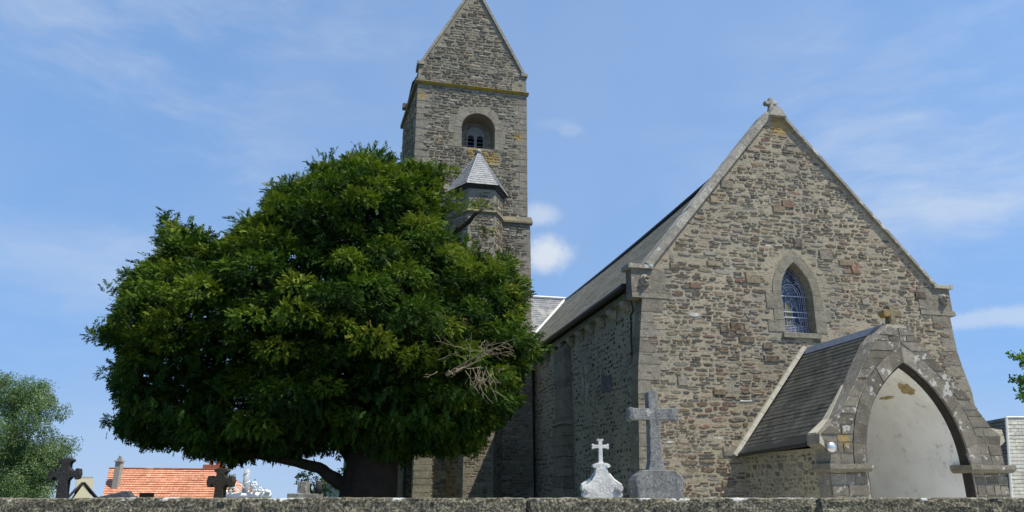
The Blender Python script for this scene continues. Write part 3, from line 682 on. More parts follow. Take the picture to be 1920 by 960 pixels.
while z < tz-.2:
    h = random.uniform(.26, .42); h = min(h, tz-.15-z); w = (.34, .62)[k % 2]*random.uniform(.9, 1.15); w2 = (.6, .34)[k % 2]*random.uniform(.9, 1.15)
    ml.box((TL-.012, TV0-.012, z+.012), (TL+w, TV0+.3, z+h-.012), .006); m.box((TR-w2, TV0-.012, z+.012), (TR+.012, TV0+.6, z+h-.012), .006); z += h; k += 1
    if h < .1: break
z = tz+.12
while z < ez-.1:
    h = min(.3, ez-.04-z); w = (.3, .45)[k % 2]; ml.box((TL+.02, TV0+.018, z+.01), (TL+w, TV0+.3, z+h-.01)); m.box((TR-w, TV0+.018, z+.01), (TR-.02, TV0+.6, z+h-.01)); z += h; k += 1
z = 0
while z < 12.5:
    h = random.uniform(.28, .42); w2 = (.6, .34)[k % 2]; m.box((TR+.08-w2, TV0-.112, z+.01), (TR+.155-.06*z/12.8+.012, TV0+.6, z+h-.01), .006); z += h; k += 1
ch(m, 'tower_quoins', M['quoin'], bt); ch(ml, 'tower_quoins', M['quoin'], bt)
# belfry window dressings, mullion, louvres
m = CM(); ring_blocks(m, round_pts(BU, BHW, BZS, 18), round_pts(BU, BHW+.33, BZS, 18), TV0-.014, TV0+.25, .004, 2)
z = BZ0-.02; k = 0
while z < BZS-.05:
    h = min(random.uniform(.24, .34), BZS-z); w = (.6, .36)[k % 2]; w2 = (.3, .34)[k % 2]
    m.box((BU-BHW-w, TV0-.014, z+.006), (BU-BHW+.004, TV0+.3, z+h-.006), .006); m.box((BU+BHW-.004, TV0-.014, z+.006), (BU+BHW+w2, TV0+.3, z+h-.006), .006); z += h; k += 1
bw = ch(m, 'belfry_window', M['surround'])
m = CM()
bv0 = TV0+.80
lights = [[(c-.155, 16.32)]+round_pts(c, .155, 17.15, 8)+[(c+.155, 16.32)] for c in (4.95, 5.37)]
m.plate([[(4.74, 16.26)]+round_pts(5.16, .42, 17.3, 10)+[(5.58, 16.26)]]+lights, bv0, bv0+.16); ch(m, 'twin_light_frame', plain('grey_light_frame', (.22, .22, .21), .8, .2), bw)
m = CM(); m.box((4.7, bv0+.3, 16.2), (5.6, bv0+.34, 17.6)); ch(m, 'dark_opening', M['dark'], bw)
for c in (4.95, 5.37):
    for k in range(5):
        z = 16.42+k*.19
        m = CM(); m.hexa([(c-.15, bv0+.02, z-.05), (c+.15, bv0+.02, z-.05), (c+.15, bv0+.03, z-.02), (c-.15, bv0+.03, z-.02), (c-.15, bv0+.18, z+.06), (c+.15, bv0+.18, z+.06), (c+.15, bv0+.19, z+.09), (c-.15, bv0+.19, z+.09)])
        ch(m, 'louvre', M['woodlouvre'], bw)
# stair turret
def hexring(cu, cv, r, z): return [(cu+r*math.sin(math.radians(a)), cv-r*math.cos(math.radians(a)), z) for a in (-90, -30, 30, 90, 150, 210)]
def hexprism(mb, r0, z0, r1, z1, cu=5.17, cv=29.6):
    a = [mb.P(p) for p in hexring(cu, cv, r0, z0)]; b = [mb.P(p) for p in hexring(cu, cv, r1, z1)]
    for k in range(6): mb.idx([a[k], a[(k+1) % 6], b[(k+1) % 6], b[k]])
    mb.idx(a[::-1]); mb.idx(b)
m = CM(); hexprism(m, 1.16, 0, 1.14, 12.75); hexprism(m, 1.12, 12.9, 1.12, 13.92)
for r_, z0_, z1_, sd in ((1.15, 0, 12.73, 1), (1.12, 12.99, 13.9, 2)):
    cs = [Vector(p) for p in hexring(5.17, 29.6, r_, 0)]
    for k in range(3):
        a_, b_ = cs[k], cs[k+1]; dd_ = (b_-a_).normalized(); nn_ = Vector((dd_.y, -dd_.x, 0)); L_ = (b_-a_).length
        rubble_face(m, lambda a, z, d: tuple(a_+dd_*a+nn_*(d+.005)+Vector((0, 0, z))), [(0, z0_), (0, z1_), (L_, z1_), (L_, z0_)], [], hs=(.10, .17), asp=(1.4, 3), gap=.016, raise_=(.004, .02), skip=.03, seed=20+k+sd*5, wob=.0)
st = ch(m, 'stair_turret', [M['tmortar'], M['tstone']], fix=False)
m = CM(); hexprism(m, 1.13, 12.74, 1.24, 12.86); hexprism(m, 1.24, 12.861, 1.12, 12.98); ch(m, 'turret_ledge', M['string'], st)
m = CM(); hexprism(m, 1.16, 13.91, 1.31, 14.06); ch(m, 'turret_eave', M['gutter'], st)
m = CM(); ring = hexring(5.17, 29.6, 1.36, 14.05); ap = Vector((5.17, 29.55, 16.08))
for k in range(6):
    a, b = Vector(ring[k]), Vector(ring[(k+1) % 6])
    for i in range(16):
        t0, t1 = i/16, (i+1)/16
        q = [a.lerp(ap, t0), b.lerp(ap, t0), b.lerp(ap, t1), a.lerp(ap, t1)]; n = (q[1]-q[0]).cross(q[3]-q[0]).normalized()
        if n.z < 0: n = -n
        q[0] += n*.012; q[1] += n*.012
        w = 1.36/.22*(1-t0)/2
        m.face(q, [(-w, i+.02), (w, i+.02), (w, i+.98), (-w, i+.98)])
ch(m, 'turret_roof', M['blueslate'], st, fix=False)
m = CM()
for k in range(6): m.tube([Vector(ring[k])+Vector((0, 0, .02)), ap+Vector((0, 0, .0))], .022, 5)
m.ball(ap, .13, sq=(1, 1, .9)); ch(m, 'turret_hips', M['leadgrey'], st)
# tower foot buttress and drainpipe
m = CM(); z = 0
while z < 4.6:
    h = random.uniform(.2, .3); m.box((2.75, TV0-.9, z+.008), (3.42, TV0-.05, z+h-.008), .012); z += h
ch(m, 'tower_buttress', M['surround'])
m = CM(); m.tube([(2.5, TV0-.2, 0), (2.5, TV0-.2, 9)], .05, 8); ch(m, 'drainpipe', M['gutter'])

# ---- porch
PC = 12.36; PV0 = 14.4; PA = 12.40; AH = 1.31
ai = arch_pts(PA, AH, 2.2, 4.45, 14)
outl = [(10.18, 0), (11.08, 0), (11.075, 2.1)]+ai+[(13.73, 2.1), (13.77, 0), (14.60, 0), (14.58, 2.6), (14.76, 2.72), (14.74, 2.98), (14.42, 3.02), (14.1, 3.55), (13.4, 4.35), (12.62, 5.3), (12.14, 5.32), (11.7, 4.9), (11.06, 3.92), (10.5, 3.15), (10.02, 2.82), (10.0, 2.62), (10.18, 2.5)]
m = CM(); m.plate([outl], PV0+.016, PV0+.48); m.mi = [1 if len(f) == 4 else 0 for f in m.f]; pf = ch(m, 'porch_front', [M['porchmortar'], M['porchstone']])
# facing blocks in courses, clipped to the front outline
rise_ = arch_pts(PC, 1.25+.36, 2.2, 4.43+.42, 14)
def left_lim(z): return float(np.interp(z, [0, 2.5, 2.82, 3.15, 3.92, 4.9, 5.3], [10.17, 10.17, 10.05, 10.5, 11.06, 11.7, 12.1]))
def right_lim(z): return float(np.interp(z, [0, 2.6, 2.98, 3.02, 3.55, 4.35, 5.3], [14.6, 14.6, 14.72, 14.42, 14.1, 13.4, 12.65]))
def ring_u(z, sgn):
    if z < 2.2: return PA+sgn*1.36
    hw, ris = AH+.33, 4.83-2.2; c = (ris*ris-hw*hw)/(2*hw); r = hw+c
    q = r*r-(z-2.2)**2
    if q < c*c: return PA
    return PA+sgn*(math.sqrt(q)-c)
mfl, m = CM(), CM(); z = 0
while z < 5.15:
    h = random.uniform(.14, .25)
    if z < 2.02 < z+h: h = 2.02-z
    if abs(z-2.02) < 1e-6: z = 2.2; continue
    zt = min(z+h, 5.25)
    for sgn in (-1, 1):
        lo = (left_lim, right_lim)[sgn > 0]
        e0, e1 = lo(z), lo(zt); i0, i1 = ring_u(z, sgn), ring_u(zt, sgn); g = .011
        inn_ = max(i0, i1) if sgn > 0 else min(i0, i1); out_m = (min if sgn > 0 else max)(e0, e1)
        wtot = abs(out_m-inn_); n = max(1, round(wtot/random.uniform(.22, .40)))
        cuts = [None]+[inn_+(out_m-inn_)*(k+random.uniform(-.2, .2))/n for k in range(1, n)]+[None]
        for q in range(n):
            a0, a1 = (i0, i1) if q == 0 else (cuts[q], cuts[q]); b0_, b1_ = (e0, e1) if q == n-1 else (cuts[q+1], cuts[q+1])
            a0, a1, b0_, b1_ = a0+sgn*g, a1+sgn*g, b0_-sgn*g, b1_-sgn*g
            if sgn < 0: a0, a1, b0_, b1_ = b0_, b1_, a0, a1
            if b0_-a0 < .02 or b1_-a1 < -.02: continue
            b1_ = max(b1_, a1+.004)
            d = random.uniform(-.018, .012); j = lambda: random.uniform(-.013, .013)
            mb_ = mfl if sgn < 0 else m
            mb_.hexa([(a0+j(), PV0+d, z+g+j()), (b0_+j(), PV0+d, z+g+j()), (b0_, PV0+.1, z+g), (a0, PV0+.1, z+g),
                    (a1+j(), PV0+d, zt-g+j()), (b1_+j(), PV0+d, zt-g+j()), (b1_, PV0+.1, zt-g), (a1, PV0+.1, zt-g)])
    z = zt if zt < 5.2 else 9
ch(m, 'facing_blocks', M['porchstone'], pf); ch(mfl, 'facing_blocks', M['porchstone'], pf)
m = CM(); ring_blocks(m, ai, arch_pts(PA, AH+.32, 2.2, 4.45+.37, 14), PV0-.012, PV0+.30, .004, 2); ch(m, 'arch_voussoirs', M['porchstone'], pf)
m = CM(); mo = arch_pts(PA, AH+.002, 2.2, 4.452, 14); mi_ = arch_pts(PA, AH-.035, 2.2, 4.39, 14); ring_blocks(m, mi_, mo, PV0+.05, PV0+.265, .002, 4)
m.box((11.07, PV0+.05, 0), (11.12, PV0+.265, 2.03)); m.box((13.69, PV0+.05, 0), (13.75, PV0+.265, 2.03)); ch(m, 'arch_moulding', dressed('shaded_dark_stone', [(0, (.035, .032, .028)), (1, (.055, .05, .042))], lichen=.3, lth=.68), pf)  # dark stone, with the shade of the reveal put into its colour
for a, b in ((10.08, 11.17), (13.6, 14.78)):
    m = CM(); m.hexa([(a+.06, PV0-.06, 2.03), (b-.06, PV0-.06, 2.03), (b-.06, PV0+.5, 2.03), (a+.06, PV0+.5, 2.03), (a, PV0-.13, 2.1), (b, PV0-.13, 2.1), (b, PV0+.5, 2.1), (a, PV0+.5, 2.1)])
    m.box((a, PV0-.13, 2.1), (b, PV0+.5, 2.2), .005); ch(m, 'impost', M['quoin'], pf)
m = CM(); stub_cross(m, 12.42, PV0+.22, 5.27, .92); pcx = ch(m, 'porch_cross', dressed('ochre_cross_stone', [(0, (.22, .19, .12)), (1, (.24, .2, .13))], lichen=.3, orange=[((-.1, -3.4, 5.6), .16)]), pf); bv = pcx.modifiers.new('bevel', 'BEVEL'); bv.width = .02
m = CM()
pr_ = [(11.06, 3.93), (10.76, 3.52), (10.46, 3.14), (10.06, 2.84)]
for a, b in zip(pr_, pr_[1:]):
    ta, tb = {11.06: .42, 10.76: .36, 10.46: .28, 10.06: .16}[a[0]], {11.06: .42, 10.76: .36, 10.46: .28, 10.06: .16}[b[0]]
    m.hexa([(a[0], PV0+ta, a[1]), (b[0], PV0+tb, b[1]), (b[0], PV0+.47, b[1]), (a[0], PV0+.47, a[1]), (a[0]-.012, PV0+ta, a[1]+.016), (b[0]-.012, PV0+tb, b[1]+.016), (b[0]-.012, PV0+.47, b[1]+.016), (a[0]-.012, PV0+.47, a[1]+.016)])
ch(m, 'verge_fillet', M['cement'], pf)
# porch side walls with small rubble, vault, roof
m = CM(); m.box((10.2, PV0+.48, 0), (10.6, 18.0, 2.55)); rubble_face(m, lambda a, z, d: (10.2-d, a, z), [(14.95, 0), (14.95, 2.5), (17.99, 2.5), (17.99, 0)], [], hs=(.08, .17), asp=(.8, 1.8), gap=.028, raise_=(-.002, .014), skip=.1, seed=31)
ch(m, 'porch_wall', [M['pmortar'], M['pstone']], fix=False)
m = CM(); m.box((14.15, PV0+.48, 0), (14.55, 18.0, 2.55)); ch(m, 'porch_wall', M['pmortar'])
m = CM(); vi = arch_pts(PA, 1.285, 2.2, 4.4, 14)
prof = [(PA-1.32, 0), (PA-1.285, 2.2)]+vi[1:-1]+[(PA+1.285, 2.2), (PA+1.32, 0)]
i0 = [m.P((u, PV0+.268, z)) for u, z in prof]; i1 = [m.P((u, 17.97, z)) for u, z in prof]
for k in range(len(prof)-1): m.idx([i0[k], i0[k+1], i1[k+1], i1[k]])
m.face([(u, 17.96, z) for u, z in prof])
m.box((10.6, 14.89, 2.56), (10.85, 17.9, 2.6)); m.box((13.9, 14.89, 2.56), (14.2, 17.9, 2.6)); ch(m, 'porch_vault', M['plaster'], fix=False)
m = CM()
R = Vector
def vault_at(t, v):   # right half of the vault, t 0 springing .. 1 apex
    n = len(vi)//2; k = len(vi)-1-t*n; k0 = int(k); k0 = min(k0, len(vi)-2); fr = k-k0
    a, b = vi[k0], vi[k0+1]; return (a[0]+(b[0]-a[0])*fr-.012, v, a[1]+(b[1]-a[1])*fr-.008)
def vault_u(z): c = (2.2*2.2-1.285*1.285)/(2*1.285); r = 1.285+c; return PA+math.sqrt(max(0, r*r-(z-2.2)**2))-c
def vpatch(mb, vc, zc, rv, rz, seed):
    random.seed(seed); f = lambda v_, z_: (vault_u(z_)-.012, v_, z_-.004); c = mb.P(f(vc, zc)); rg = []
    for k in range(18):
        a = 2*PI*k/18; s_ = random.uniform(.7, 1.2); rg.append(mb.P(f(vc+rv*s_*math.cos(a), zc+rz*s_*math.sin(a))))
    for k in range(18): mb.idx([c, rg[k], rg[(k+1) % 18]])
vpatch(m, 15.12, 3.95, .21, .14, 3)
m1 = CM(); vpatch(m1, 15.95, 4.10, .14, .03, 5); m2 = CM(); vpatch(m2, 15.95, 3.84, .3, .035, 9)
ch(m1, 'bare_render_patch', M['plasterpatch'], fix=False); ch(m2, 'bare_render_patch', M['plasterpatch'], fix=False)
ch(m, 'bare_render_patch', M['plasterpatch'], fix=False)
random.seed(11)
m = CM(); m.plate([[(11.7, 0)]+arch_pts(PC, .66, 1.6, 2.5, 8)+[(13.02, 0)]], 17.9, 17.955); dr = ch(m, 'church_door', M['oak']); m = CM(); m.ball((12.9, 17.88, 1.05), .04); ch(m, 'handle', M['gutter'], dr)
m = CM()
roof_slope(m, (10.02, 14.86, 2.66), (10.02, 17.98, 2.56), (PC, 14.86, 5.34), (PC, 17.98, 5.34), 26, .24, .009, 2, 0, .03)
roof_slope(m, (14.70, 14.86, 2.66), (14.70, 17.98, 2.6), (PC, 14.86, 5.34), (PC, 17.98, 5.34), 26, .24, .009, 2, 0, .03)
pr = ch(m, 'porch_roof', M['porchslate'], fix=False)
m = CM(); m.hexa([(PC-.11, 14.8, 5.23), (PC+.11, 14.8, 5.23), (PC+.11, 17.98, 5.23), (PC-.11, 17.98, 5.23), (PC-.02, 14.8, 5.41), (PC+.02, 14.8, 5.41), (PC+.02, 17.98, 5.41), (PC-.02, 17.98, 5.41)]); ch(m, 'ridge_capping', M['leadgrey'], pr)
m = CM(); m.hexa([(9.99, 14.9, 2.60), (10.22, 14.9, 2.60), (10.22, 17.98, 2.51), (9.99, 17.98, 2.51), (9.99, 14.9, 2.66), (10.22, 14.9, 2.88), (10.22, 17.98, 2.78), (9.99, 17.98, 2.565)]); ch(m, 'eaves_board', M['gutter'], pr); m = CM(); m.box((14.5, 14.9, 2.5), (14.74, 17.98, 2.62)); ch(m, 'eaves_board', M['gutter'], pr)
m = CM()
a0, a1 = Vector((9.96, 0, 2.5)), Vector((PC, 0, 5.42)); nn = Vector((-.77, 0, .64))*.09
for k in range(8):
    p, q = a0.lerp(a1, k/8+.003), a0.lerp(a1, (k+1)/8)
    m.hexa([(p.x, 17.86, p.z), (q.x, 17.86, q.z), (q.x, 17.995, q.z), (p.x, 17.995, p.z), (p.x+nn.x, 17.9, p.z+nn.z), (q.x+nn.x, 17.9, q.z+nn.z), (q.x+nn.x, 17.995, q.z+nn.z), (p.x+nn.x, 17.995, p.z+nn.z)])
ch(m, 'cement_flashing', M['cement'], pr)
# floodlight on the porch corner (a thing of its own)
def ul2w(u, v, z): return Vector((u*math.cos(A)-v*math.sin(A), u*math.sin(A)+v*math.cos(A), z))
lr = empty('wall_lamp', ul2w(10.19, PV0-.1, 2.53), A, label='round silver floodlight fixed to the left corner of the porch front', cat='lamp')
m = MB(); m.ball((0, 0, 0), .112, 16, 10, (1, .62, 1)); o_ = m.build('lamp_globe', plain('silver_lamp', (.62, .63, .66), .4, .1, metallic=.85, bump=0), lr, True)
m = MB(); m.tube([(0, .03, 0), (0, .1, 0)], .045, 10); m.tube([(-.1, .01, 0), (-.07, -.03, .0)], .02, 6); m.build('bracket', M['gutter'], lr)

# ================================================================== SETTING
def terrain(x, y):
    d = max(0, y-40); return -.0009*d*d/(1+d*.016) - (max(0, abs(x)-40))*.02
m = MB(); xs = [-900, -400, -200, -100, -60, -40, -25, -12, 0, 12, 25, 40, 60, 100, 200, 400, 900]; ys = [6.6, 12, 20, 30, 40, 50, 60, 80, 110, 160, 240, 400, 700, 1200]
g = [[m.P((x, y, terrain(x, y))) for x in xs] for y in ys]
for j in range(len(ys)-1):
    for i in range(len(xs)-1): m.idx([g[j][i], g[j][i+1], g[j+1][i+1], g[j+1][i]])
tag(m.build('ground', M['grass']), kind='structure')
m = MB(); m.face([(0, 7.2, .01), (26, 7.2, .01), (22, 24.5, .01), (2, 20.0, .01)]); tag(m.build('bounce_gravel', plain('pale_bounce_gravel', (.58, .55, .47), .95, .15, 20, bump=.8)), kind='structure')  # unseen pale forecourt, added to bounce sunlight into the porch vault
m = MB(); m.face([(-900, -60, -.13), (900, -60, -.13), (900, 4.6, -.13), (-900, 4.6, -.13)]); tag(m.build('road', M['asphalt']), kind='structure')
m = MB(); m.box((-900, 4.6, -.5), (900, 6.6, 0)); tag(m.build('pavement', M['paving']), kind='structure')

# churchyard wall with rough concrete coping
cw = empty('churchyard_wall', (0, 6.6, 0), 0, label='low boundary wall with rough lichened concrete coping along the bottom edge', cat='wall')
m = MB(); m.box((-14, .03, 0), (14, .36, 1.425)); m.build('wall_core', M['wallstone'], cw)
m = MB(); nx, rows_ = 900, 7
prof = [(0, 1.43), (-.02, 1.445), (-.02, 1.49), (-.02, 1.53), (-.015, 1.553), (.0, 1.562), (.4, 1.562), (.4, 1.43)]
rows2 = []
for i in range(nx+1):
    x = -14+28*i/nx; r_ = []
    for k, (y, z) in enumerate(prof):
        n1 = mnoise.noise(Vector((x*9, k*1.3, 0))); n2 = mnoise.noise(Vector((x*1.1, 3, 0))); n3 = mnoise.noise(Vector((x*30, k*2.1, 5)))
        dz = .006*n1+.006*n2+.005*n3; dy = -.014*n1-.010*n3
        if k in (5,): dz -= .004*abs(n3)
        if k == 0: dz += .018*max(0, mnoise.noise(Vector((x*6, 9, 1))))
        jx = abs(((x+14.6) % 2.45)-.02)
        if jx < .035: dy += .045; dz -= .012
        r_.append(m.P((x, y+dy if k < 6 else y, z+dz if k < 7 else z)))
    rows2.append(r_)
for a, b in zip(rows2, rows2[1:]):
    for k in range(len(prof)): m.idx([a[k], b[k], b[(k+1) % len(prof)], a[(k+1) % len(prof)]])
m.build('coping', M['wallcoping'], cw, fix=True)

# ================================================================== GRAVES
def plate_obj(name, pts, th, mat, parent, bevel=.01, at_=(0, 0, 0)):
    m = MB(); m.plate([[(a+at_[0], z+at_[2]) for a, z in pts]], at_[1]-th/2, at_[1]+th/2); o = m.build(name, mat, parent)
    if bevel: b = o.modifiers.new('bevel', 'BEVEL'); b.width = bevel; b.segments = 2; b.limit_method = 'ANGLE'
    return o
def sym(half): return half+[(-a, z) for a, z in reversed(half)]
# tall granite cross on pedestal
gc = empty('grave_cross', (1.86, 10, 0), math.radians(9), label='tall grey granite cross on a thick pedestal in front of the gable corner', cat='grave cross')
plate_obj('shaft', sym([(.115, 1.88), (.085, 2.0), (.068, 2.45), (.068, 2.52), (.27, 2.52), (.30, 2.50), (.345, 2.53), (.33, 2.60), (.345, 2.67), (.30, 2.685), (.27, 2.67), (.068, 2.67), (.068, 2.88), (.03, 2.915)]), .15, M['granite'], gc, .012)
plate_obj('pedestal', sym([(.40, 0), (.31, 0.1), (.31, 1.66), (.328, 1.70), (.325, 1.76), (.295, 1.815), (.24, 1.85), (.20, 1.885)]), .34, M['granite'], gc, .015)
m = MB(); m.box((-.5, -.35, 0), (.5, .35, .3)); m.build('plinth', M['granite'], gc)
# white marble scrolled grave
wg = empty('marble_headstone', (1.155, 10, 0), math.radians(4), label='white marble headstone with side scrolls and a small flared cross on top', cat='headstone')
half = [(.26, 0), (.26, 1.3), (.235, 1.58), (.235, 1.66), (.20, 1.70), (.13, 1.76), (.09, 1.83), (.07, 1.92), (.10, 1.945), (.085, 1.965), (.06, 1.975)]
plate_obj('scrolled_body', sym(half), .13, M['marble'], wg, .01)
m = MB()
for sx in (-1, 1):
    m.tube([(sx*.215, -.085, 1.665), (sx*.215, .085, 1.665)], .052, 14); m.tube([(sx*.215, -.10, 1.665), (sx*.215, .10, 1.665)], .026, 10)
    m.tube([(sx*.088, -.075, 1.94), (sx*.088, .075, 1.94)], .024, 10); m.tube([(sx*.26, 0, 1.70), (sx*.16, 0, 1.76), (sx*.10, 0, 1.84)], [.018, .022, .018], 6)
    m.tube([(sx*.225, -.07, 1.585), (sx*.225, .07, 1.585)], .035, 12)
m.build('scrolls', M['marble'], wg, False)
plate_obj('small_cross', sym([(.035, 1.97), (.026, 2.0), (.024, 2.165), (.085, 2.16), (.10, 2.145), (.115, 2.165), (.105, 2.185), (.115, 2.205), (.10, 2.22), (.085, 2.208), (.024, 2.205), (.024, 2.25), (.045, 2.262), (.03, 2.285), (.012, 2.275)]), .05, M['marble'], wg, .006)
m = MB(); m.box((-.4, -.3, 0), (.4, .3, .3)); m.build('plinth', M['marble'], wg)
# dark crosses at left
def patee(w, zc, arm, z0, top, s=.064):
    return sym([(s*1.6, z0), (s*1.02, zc-.10), (s+.045, zc-.048), (arm-.06, zc-.05), (arm-.05, zc-.085), (arm-.005, zc-.075), (arm+.012, zc), (arm-.005, zc+.075), (arm-.05, zc+.085), (arm-.06, zc+.05), (s+.045, zc+.048), (s*1.0, zc+.09), (s*.95, top-.075), (s+.045, top-.035), (s+.03, top-.008), (.04, top)])
for nm, x, y, mt, scl, lab, rz, zc, top, arm in (
    ('stone_cross', at(122, 930, 12).x, 12, M['darkstone'], 1, 'dark stone cross with flared arms standing before the pale green tree', 8, 1.885, 2.12, .215),
    ('stone_cross', at(412, 930, 12).x, 12, M['brownstone'], 1, 'dark brown stone cross standing in front of the red tiled roof', -6, 1.775, 1.97, .20)):
    r_ = empty(nm, (x, y, 0), math.radians(rz), label=lab, cat='grave cross', group='dark stone grave crosses')
    r_.rotation_euler[1] = math.radians(-1.5 if x < -5 else 0)
    plate_obj('cross', patee(0, zc, arm, .3, top), .13, mt, r_, .012)
    m = MB(); m.box((-.35, -.25, 0), (.35, .25, .32)); m.build('plinth', mt, r_)
# white cross-shaped tomb ornament with ceramic flowers
wt = empty('flower_grave', (at(456, 930, 13).x, 13, 0), 0, label='white tomb ornament with grey column, beam and ceramic flowers right of brown cross', cat='grave')
m = MB(); m.box((-.4, -.3, 0), (.4, .3, 1.45)); m.build('tomb_base', M['tombstone'], wt)
m = MB(); m.tube([(-.46, 0, 1.565), (.46, 0, 1.57)], .045, 10); m.build('beam', M['ceramic'], wt, True)
m = MB(); m.tube([(0.01, .02, 1.5), (0.02, .02, 1.99)], .052, 12); m.build('column', M['silver'], wt, True)
m = MB()
pv = [(.056*math.cos(t*4)+.015, .02+.056*math.sin(t*4), 1.62+t*.11) for t in np.linspace(0, 3, 30)]
m.tube(pv, .006, 5); m.build('vine', M['ceramic'], wt)
def flower(cx, cz, r, yy=-.12):
    m = MB()
    for k in range(6):
        a = PI*k/3; m.ball((cx+r*.62*math.cos(a), yy, cz+r*.62*math.sin(a)), r*.42, 8, 5, (1, .35, 1))
    m.ball((cx, yy-.02, cz), r*.25, 8, 5); m.tube([(cx, yy+.02, cz), (.0, .0, 1.6)], .008, 5); o = m.build('ceramic_flower', M['ceramic'], wt, True); return o
flower(-.16, 1.73, .065); flower(.20, 1.73, .062); flower(.31, 1.66, .045)
m = MB()
for x, z, r in ((-.38, 1.63, .035), (-.33, 1.62, .035), (-.28, 1.625, .03), (-.2, 1.63, .03), (.40, 1.63, .035), (.33, 1.64, .03), (.44, 1.62, .03), (.2, 1.63, .03)): m.ball((x, -.05, z), r, 8, 6)
for a, b in (((-.02, 1.6), (-.14, 1.68)), ((.12, 1.66), (.22, 1.72)), ((0.02, 1.68), (-.08, 1.75)), ((.1, 1.6), (.3, 1.66))): m.tube([(a[0], -.04, a[1]), ((a[0]+b[0])/2, -.07, (a[1]+b[1])/2+.02), (b[0], -.08, b[1])], .01, 5)
m.build('ceramic_buds', M['ceramic'], wt, True)
# low graves whose tops just show
t_ = empty('pointed_headstone', (at(222, 930, 10).x, 10, 0), math.radians(14), label='top of a speckled blue grey granite headstone before the left end of the red roof', cat='headstone')
plate_obj('slab', [(-.24, 0), (-.24, 1.53), (-.20, 1.56), (.06, 1.625), (.12, 1.63), (.17, 1.575), (.25, 1.54), (.25, 0)], .22, M['bluegranite'], t_, .012)
t_ = empty('black_headstone', (at(275, 930, 14).x, 14, 0), 0, label='small flat-topped black granite headstone against the red roof', cat='headstone')
plate_obj('slab', [(-.11, 0), (-.11, 1.61), (.11, 1.61), (.11, 0)], .1, M['black'], t_, .004)
t_ = empty('stepped_tomb', (at(585, 930, 14).x, 14, 0), 0, label='stepped grey stone tomb beside the foot of the yew trunk', cat='tomb')
plate_obj('low_block', [(-.38, 0), (-.38, 1.60), (.14, 1.59), (.14, 0)], .5, M['tombstone'], t_, .008)
plate_obj('upright_block', [(-.21, 1.3), (-.21, 1.80), (-.05, 1.80), (-.05, 1.3)], .24, M['tombstone'], t_, .01, (0, -.12, 0))
m = MB(); m.tube([(.10, 0, 1.58), (.10, 0, 1.81)], .055, 12); m.build('dark_vase', M['darkstone'], t_, True)

# ================================================================== HOUSES BEYOND
def pt(x, y, Y): return at(x, y, Y)
h = empty('red_roofed_house', at(300, 960, 62), 0, label='house with a long orange red tiled roof beyond the graves', cat='house')
h.location.z = -1.2; off = Vector(h.location)
def HB(o_): q = MB(); q.off = Vector(o_); return q
A_, B_ = pt(205, 879, 64), pt(407, 881, 64); Ce, De = pt(186, 958, 60), pt(474, 958, 60)
Ab, Bb = A_+Vector((-1, 4, 0)), None
m = HB(off); rows = 14
roof_slope(m, Ce, De, A_, B_, 18, .30, .05, 6)
Cb, Db = Ce+Vector((0, 9, 0)), De+Vector((0, 9, 0)); roof_slope(m, Cb, Db, A_, B_, 18, .3, .05, 2)
m.face([De, Db, B_], [(0, 0), (8, 0), (4, 5)])
rf = m.build('roof', M['terracotta'], h, fix=False)
m = HB(off); x0, x1 = Ce.x+.3, De.x-.3
m.hexa([(x0, 60.4, -1.2), (x1, 60.4, -1.2), (x1, 68.5, -1.2), (x0, 68.5, -1.2), (x0, 60.4, Ce.z), (x1, 60.4, Ce.z), (x1, 68.5, Ce.z), (x0, 68.5, Ce.z)])
m.plate([[(60.6, Ce.z), (68.4, Ce.z), (64.2, A_.z-.3)]], Ce.x+.35, Ce.x+.6, 'u'); m.build('wall', M['cream'], h)
m = HB(off); m.tube([A_+Vector((0, 0, .03)), B_+Vector((0, 0, .03))], .09, 6); m.build('ridge_tiles', M['terracotta'], rf)
c0 = pt(218, 905, 62.2)
m = HB(off); s = .22; zt = pt(218, 866, 62.2).z
m.box((c0.x-s, 62, c0.z-.6), (c0.x+s, 62.44, zt)); m.box((c0.x-.3, 61.9, zt), (c0.x+.3, 62.54, zt+.1)); m.box((c0.x-.15, 62.05, zt+.1), (c0.x+.15, 62.35, zt+.3)); m.ball((c0.x, 62.2, zt+.42), .12); m.build('chimney', M['concrete'], rf)
c1 = pt(400, 880, 64); m = HB(off); zt = pt(400, 871, 64).z; m.box((c1.x-.9, 64, c1.z-.8), (c1.x+.7, 64.8, zt)); m.build('chimney', M['brick'], rf)
m = HB(off); m.tube([(c1.x-.4, 64.4, zt), (c1.x-.4, 64.4, zt+.45)], .16, 8); m.tube([(c1.x+.2, 64.4, zt), (c1.x+.2, 64.4, zt+.45)], .16, 8); m.build('chimney_pot', M['brick'], rf)
